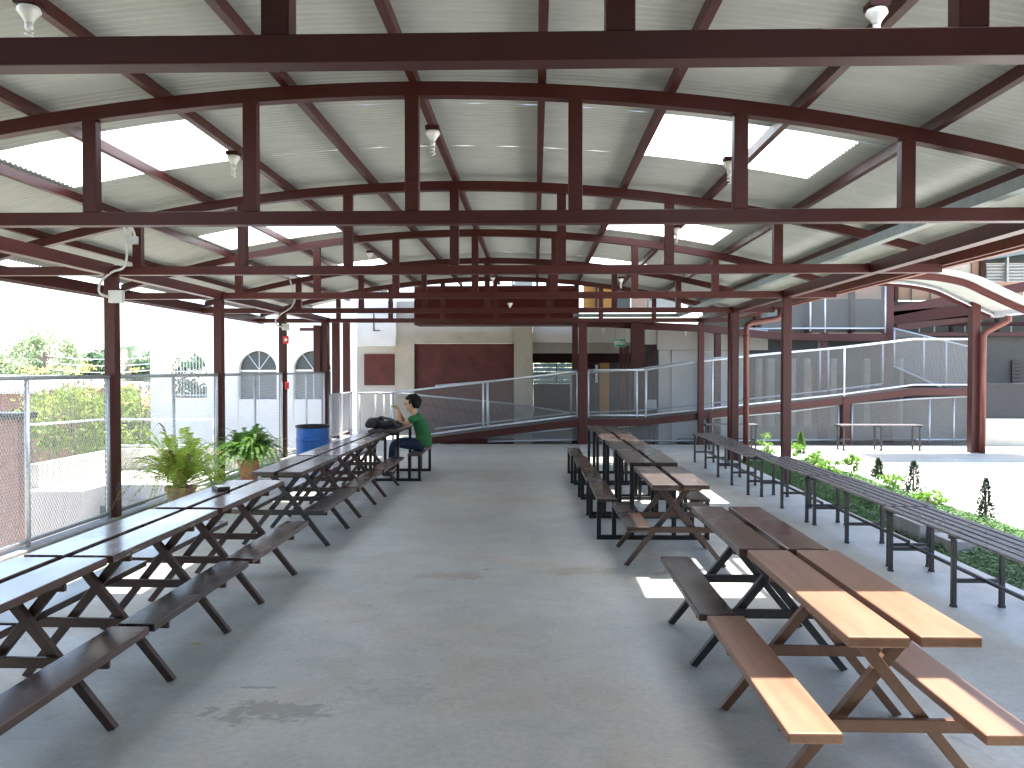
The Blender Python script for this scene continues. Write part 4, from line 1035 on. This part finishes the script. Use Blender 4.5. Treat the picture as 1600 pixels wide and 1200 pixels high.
# curved low wall
s_ = MB(); pts = []
for k in range(13):
    a = k/12; pts.append((at(1535, 700, 19.3).x+6.5*a, 19.3-3.5*a**2))
N = len(pts)
vs = [(x, y, z) for z in (-.05, 1.72*0+.62) for x, y in pts]+[(x, y+.18, z) for z in (-.05, .62) for x, y in pts]
s_.add(vs, [(i, i+1, N+i+1, N+i) for i in range(N-1)]+[(2*N+i+1, 2*N+i, 3*N+i, 3*N+i+1) for i in range(N-1)]+[(N+i, N+i+1, 3*N+i+1, 3*N+i) for i in range(N-1)]+[(0, N, 3*N, 2*N), (N-1, 3*N-1, 4*N-1, 2*N-1)])
tag(s_.build('curved_wall', 'cream'), 'low curved cream wall at the right edge behind the court', 'wall')
s_ = MB(); s_.tube([(x, y+.09, 1.42) for x, y in pts], .02, 6)
for k in range(0, 13, 2): s_.tube([(pts[k][0], pts[k][1]+.09, .62), (pts[k][0], pts[k][1]+.09, 1.42)], .016, 6)
t = s_.build('wall_railing', 'grey_steel'); tag(t, 'dark mesh railing on top of the curved cream wall', 'railing')
s_ = MB()
for i in range(0, N-1): mesh_panel(s_, (pts[i][0], pts[i][1]+.09, 0), (pts[i+1][0], pts[i+1][1]+.09, 0), .62, .62, .8, .8, .042, .042, .01)
s_.build('wire_mesh', 'grey_steel', t)

# small arched canopy
cn = empty('arched_canopy', 'small arched canopy with maroon ribs and pale sheet at the upper right', 'canopy')
ctrl = [(1340, 441), (1370, 437), (1400, 437.5), (1430, 441), (1460, 448), (1490, 462), (1520, 476), (1548, 488)]
def arc(Y): 
    base = [at(u, v, 17.9) for u, v in ctrl]; return [Vector((p.x, Y, p.z)) for p in base]
A = [Vector((p[0], 0, p[1])) for p in smoothpts([(q.x, q.z) for q in arc(0)], 4)]
def sweep(mb, Y0, Y1, z0, z1):
    n = len(A); vs = []
    for p in A: vs += [(p.x, Y0, p.z+z0), (p.x, Y1, p.z+z0), (p.x, Y1, p.z+z1), (p.x, Y0, p.z+z1)]
    mb.add(vs, [(k*4+j, k*4+(j+1)%4, k*4+4+(j+1)%4, k*4+4+j) for k in range(n-1) for j in range(4)]+[(3,2,1,0), (n*4-4, n*4-3, n*4-2, n*4-1)])
for Y in (17.95, 16.6): s_ = MB(); sweep(s_, Y-.05, Y+.05, -.13, -.012); s_.build('rib', 'maroon', cn)
s_ = MB(); sweep(s_, 16.1, 18.15, 0, .02); s_.build('sheet', 'roof', cn)
for dz in (.03, .06, .09):
    s_ = MB(); s_.tube([(p.x, 17.85-dz, p.z-.012-dz*.8) for p in A], .014, 6); s_.build('edge_tube', 'galv', cn, smooth=True)
e = A[-1]
s_ = MB(); s_.prism([(e.x-.02, e.z+.05), (e.x+.02, e.z-.08), (e.x+.22, e.z-.1), (e.x+.5, e.z+.08), (e.x+.48, e.z+.1), (e.x+.22, e.z-.07), (e.x+.05, e.z-.05), (e.x+.01, e.z+.05)], 16.1, 18.1); s_.build('gutter', 'galv', cn)
s_ = MB(); x = at(1536, 600, 17.6).x; s_.tube(bend([(e.x+.2, 17.6, e.z-.08), (e.x+.2, 17.6, e.z-.2), (x, 17.6, e.z-.45), (x, 17.6, -.0)]), .06, 12)
tag(s_.build('downpipe', 'pipe', smooth=True), 'brown downpipe curving from the arched canopy gutter down its column', 'downpipe')

# ================================================================== LEFT BACKGROUND
wb = empty('white_arcade_building', 'white building with arched openings beyond the left fence', 'building')
YA = 27.0
def archwall(parent):
    # rectangular wall u 235..560 with three arched openings
    x0 = at(235, 600, YA).x; x1 = at(562, 600, YA).x; zt = at(300, 470, YA).z; zb = -2.95
    ops = []
    for (ua, ub_, vt, vs_) in ((260, 323, 549, 623), (373, 432, 548, 624), (459, 517, 548, 624)):
        a_ = at(ua, vs_, YA); b_ = at(ub_, vt, YA); ops.append((a_.x, b_.x, a_.z, b_.z))
    s_ = MB(); y0, y1 = YA, YA+.35
    cx = x0
    for (a_, b_, zs, ztp) in ops:
        s_.box(cx, a_, y0, y1, zb, zt); s_.box(a_, b_, y0, y1, zb, zs)
        r = (b_-a_)/2; zc = ztp-r; xc = (a_+b_)/2; n = 20
        ang = [math.pi*k/n for k in range(n+1)]
        pr = [(xc-r*math.cos(t), zc+r*math.sin(t)) for t in ang]
        for k in range(n):
            (xa, za_), (xb, zb_) = pr[k], pr[k+1]
            s_.add([(xa, y0, za_), (xb, y0, zb_), (xb, y0, zt), (xa, y0, zt), (xa, y1, za_), (xb, y1, zb_), (xb, y1, zt), (xa, y1, zt)], [(0,1,2,3), (7,6,5,4), (1,0,4,5), (3,2,6,7)])
        cx = b_
    s_.box(cx, x1, y0, y1, zb, zt)
    s_.build('wall', 'white_paint', parent)
    return ops, x0, x1, zt
ops, wx0, wx1, wzt = archwall(wb)
# barred see-through arch
a_, b_, zs, ztp = ops[0]
s_ = MB(); r = (b_-a_)/2; xc = (a_+b_)/2
for k in range(1, 13):
    x = a_+(b_-a_)*k/13; s_.tube([(x, YA+.15, zs), (x, YA+.15, ztp-r+math.sqrt(max(0, r*r-(x-xc)**2)))], .012, 5)
for z in (zs+.1, ztp-r): s_.box(a_, b_, YA+.13, YA+.15, z, z+.03)
s_.build('window_bars', 'galv', wb)
for (a_, b_, zs, ztp) in ops[1:]:
    r = (b_-a_)/2; xc = (a_+b_)/2; zc = ztp-r
    w_ = MB().box(a_, b_, YA+.2, YA+.22, zs, zc-.06).build('window', 'arch_pane', wb)
    s_ = MB(); n = 16; s_.prism([(xc-r*math.cos(math.pi*k/n), zc+r*math.sin(math.pi*k/n)) for k in range(n+1)], YA+.2, YA+.22); s_.build('pane', 'glass', w_)
    s_ = MB(); s_.box(a_, b_, YA+.17, YA+.2, zc-.05, zc-.01)
    for t in (math.pi*.3, math.pi*.5, math.pi*.7): s_.beam((xc, YA+.18, zc), (xc+r*math.cos(t), YA+.18, zc+r*math.sin(t)), .02, .02)
    s_.box(xc-.015, xc+.015, YA+.17, YA+.198, zs, zc-.05)
    s_.build('muntin', 'galv', w_)
    # shallow surround
    MB().box(a_-.12, a_-.02, YA-.04, YA-.002, zs-.7, ztp+.05).build('surround', 'white_paint', wb)
MB().box(wx0, wx1, YA+5, YA+5.3, -2.9, wzt).build('rear_wall', 'white_paint', wb) if False else None
rect('water_pipe', 468, 512, 500, 517, 24.0, .08, 'maroon', wb)
# lower terrace with parapet
lt = empty('lower_terrace', 'pale concrete roof terrace with low parapet beyond the left fence', 'terrace')
xa = at(30, 767, 20).x; xb = at(127, 767, 20).x; zt = at(80, 768, 20).z
s_ = MB(); s_.box(xa-1.2, xb, 20, 24.3, -2.95, zt); s_.build('deck', 'court', lt)
s_ = MB(); s_.box(xb+.002, xb+5, 21.3, 24.3, -2.95, zt-.01); s_.build('deck', 'court', lt)
s_ = MB(); s_.box(xa+.2, xb+5, 24.3, 24.5, -2.95, zt+.64); s_.box(xa-.1, xa+.19, 20.5, 24.5, zt, zt+.6); s_.build('parapet', 'cream', lt)
s_ = MB(); xe = xb+1.6
s_.tube([(xa-.1, 24.4, zt+1.5), (xe, 24.4, zt+1.5)], .03, 8); s_.tube([(xa-.1, 24.4, zt+.72), (xe, 24.4, zt+.72)], .03, 8)
s_.tube([(xa-.1, 24.4, zt+1.5), (xa-1.6, 22, zt+1.45)], .03, 8)
for k in range(3): s_.tube([(xa+.1+k*1.5, 24.4, zt+.6), (xa+.1+k*1.5, 24.4, zt+1.5)], .03, 8)
s_.build('pipe_railing', 'galv', lt, smooth=True)
s_ = MB(); s_.box(xb+.3, xb+1.0, 20.3, 21.25, -2.95, zt-.4); s_.build('grille_box', 'grey_steel', lt)
# brown block at far left
s_ = MB(); a_ = at(27, 655, 16); s_.box(a_.x-4, a_.x, 16, 16.4, -2.95, a_.z); o = s_.build('brown_shed', 'brick'); tag(o, 'reddish brown shed wall cut by the left edge beyond the fence', 'shed')
s_ = MB(); s_.box(a_.x-4.1, a_.x+.1, 15.9, 16.5, a_.z+.002, a_.z+.12); s_.build('roof', 'grey_steel', o)
# houses
def house(label, u0, u1, vt, vb, Y, wm, rm, ridge=1.2, depth=8):
    a_ = at(u0, vt, Y); b_ = at(u1, vt, Y); h = empty('house', label, 'house', 'houses down the slope', (a_.x, Y, -2.9))
    MB().box(a_.x, b_.x, Y, Y+depth, -2.95, a_.z).build('wall', wm, h)
    s_ = MB(); ym = Y+depth/2
    s_.add([(a_.x-.4, Y-.6, a_.z-.1), (b_.x+.4, Y-.6, a_.z-.1), (b_.x+.4, ym, a_.z+ridge), (a_.x-.4, ym, a_.z+ridge), (a_.x-.4, Y+depth+.6, a_.z-.1), (b_.x+.4, Y+depth+.6, a_.z-.1),
            (a_.x-.4, Y-.6, a_.z-.22), (b_.x+.4, Y-.6, a_.z-.22)], [(0,1,2,3), (3,2,5,4), (6,7,1,0), (0,3,4), (1,5,2)])
    s_.build('roof', rm, h)
    for k in range(3):
        x = a_.x+(b_.x-a_.x)*(.2+.3*k); w_ = MB().box(x, x+1, Y-.06, Y-.005, a_.z-2.0, a_.z-.9).build('window', 'glass', h)
house('terracotta walled house with a pale roof behind the shrubs on the left', -160, 62, 606, 700, 34, 'brick', 'pale_roof', .5)
house('low house with a white metal roof right of the terracotta one', 90, 165, 612, 700, 46, 'brick', 'pale_roof', .5)
house('house with clay tile roof seen left of the white arcade', 168, 262, 630, 700, 38, 'cream', 'clay_roof', .6)
# yellow-green shrub tree in front of the houses, and far trees
rg = random.Random(2)
def ft(u, v, Y): return at(u, v, Y)
def bgtree(u, vt, vb, wpx, Y, m, label, n, s, seed, group, tr=.15, clumps=18):
    rg = random.Random(seed); c = at(u, (vt+vb)/2, Y); r = (wpx/2*Y/F, wpx/2*Y/F*.8, (vb-vt)/2*Y/F)
    return tree('leafy_tree', label, 'tree', (c.x, Y, -2.9), 0, c, r, n, s, M[m], rg, tr, group, clumps)
TG = 'trees beyond the left fence'
bgtree(120, 600, 715, 170, 26.5, 'leaf_y', 'loose yellow-green shrubby tree just beyond the lower terrace', 5200, .085, 31, TG, .09, 26)
bgtree(225, 590, 700, 60, 29, 'leaf_y', 'yellow-green shrubby tree against the left end of the white arcade building', 1600, .085, 32, TG, .08, 12)
bgtree(68, 514, 612, 100, 60, 'leaf_hazed', 'tall pale thin-leaved tree above the pale roof', 3000, .16, 33, TG, .16, 20)
bgtree(10, 545, 620, 120, 58, 'leaf_hazed', 'pale bushy tree at the left edge of the picture', 3000, .16, 34, TG, .2)
bgtree(-70, 530, 620, 140, 58, 'leaf_hazed', 'pale bushy tree just outside the left edge', 2500, .16, 44, TG, .2)
bgtree(150, 548, 610, 60, 66, 'leaf_dk', 'darker tree left of the first column, beside the palm', 2400, .17, 35, TG, .2)
bgtree(222, 552, 615, 55, 64, 'leaf_dk', 'dark tree right of the first left column, by the white building', 2200, .17, 36, TG, .2)
bgtree(120, 560, 615, 130, 70, 'leaf_hazed', 'low pale tree between the tall thin tree and the palm', 2600, .2, 37, TG, .2)
bgtree(291, 540, 650, 110, 40, 'leaf_dk', 'green tree seen through the barred arch', 2600, .12, 38, TG, .15)
bgtree(864, 540, 620, 80, 52, 'leaf_hazed', 'pale tree outside the rear louvred window', 1500, .2, 39, 'trees behind the school', .2)
# yellow flowering twigs
t = empty('flowering_shrub', 'shrub topped with bright yellow blossom clusters above the fence rail', 'shrub', None, tuple(at(110, 640, 24)))
s_ = MB(); fl = MB(); rg = random.Random(9)
for (u, v, w_) in [(45, 576, 18), (78, 577, 14), (103, 576, 14), (130, 577, 20), (141, 572, 16), (118, 580, 12), (62, 582, 10), (216, 577, 10)]:
    c = at(u, v, 24.6); leafcloud(fl, c, (w_*.55*24.6/F, .3, w_*.35*24.6/F), 60, .035, rg, 7, spread=.6)
    s_.tube([(c.x*.99, 24.9, -2.9), (c.x+rg.uniform(-.2, .2), 24.8, -.5), c], [.03, .018, .006], 5)
s_.build('stems', 'bark', t); fl.build('blossom', 'flower', t)
# palm
p = at(200, 543, 55); t = empty('palm_tree', 'dark palm tree rising behind the first left column', 'palm', None, (p.x, 55, -2.9))
MB().tube([(p.x, 55, -2.9), (p.x+.1, 55, p.z)], .18, 8, .12).build('trunk', 'bark', t)
s_ = MB(); rg = random.Random(4)
for k in range(22):
    a = 2*math.pi*k/22+rg.uniform(-.1, .1); up = rg.uniform(-.1, 1.0); ln = rg.uniform(1.6, 2.1); P = []
    for j in range(8):
        tt = j/7; P.append(Vector((p.x+math.cos(a)*ln*tt, 55+math.sin(a)*ln*tt, p.z+up*1.1*tt-1.3*tt*tt)))
    for j in range(7):
        d = (P[j+1]-P[j]).normalized(); sd_ = d.cross(Vector((0, 0, 1))).normalized()
        for s in (-1, 1):
            for q in (0, .5):
                o_ = P[j].lerp(P[j+1], q); e_ = o_+sd_*s*.35+d*.25+Vector((0, 0, -.2)); s_.add([o_-d*.03, e_, o_+d*.05], [(0,1,2)])
s_.build('fronds', 'leaf_dk', t)
# utility pole and wires
p = at(69, 550, 50); t = empty('utility_pole', 'thin dark utility pole with wires behind the pale tree', 'utility pole', None, (p.x, 50, -2.9))
s_ = MB(); s_.tube([(p.x, 50, -2.9), (p.x, 50, p.z)], .1, 8); s_.box(p.x-.6, p.x+.6, 49.9, 50, p.z-.4, p.z-.3); s_.build('pole', 'bark', t)
s_ = MB()
for dz in (.1, .5, .9):
    q = at(260, 560, 50); s_.tube([(p.x+(q.x-p.x)*k/12, 50, p.z-.1-dz+.25*((k/6-1)**2-1)) for k in range(13)], .015, 4)
s_.build('wire', 'galv', t)
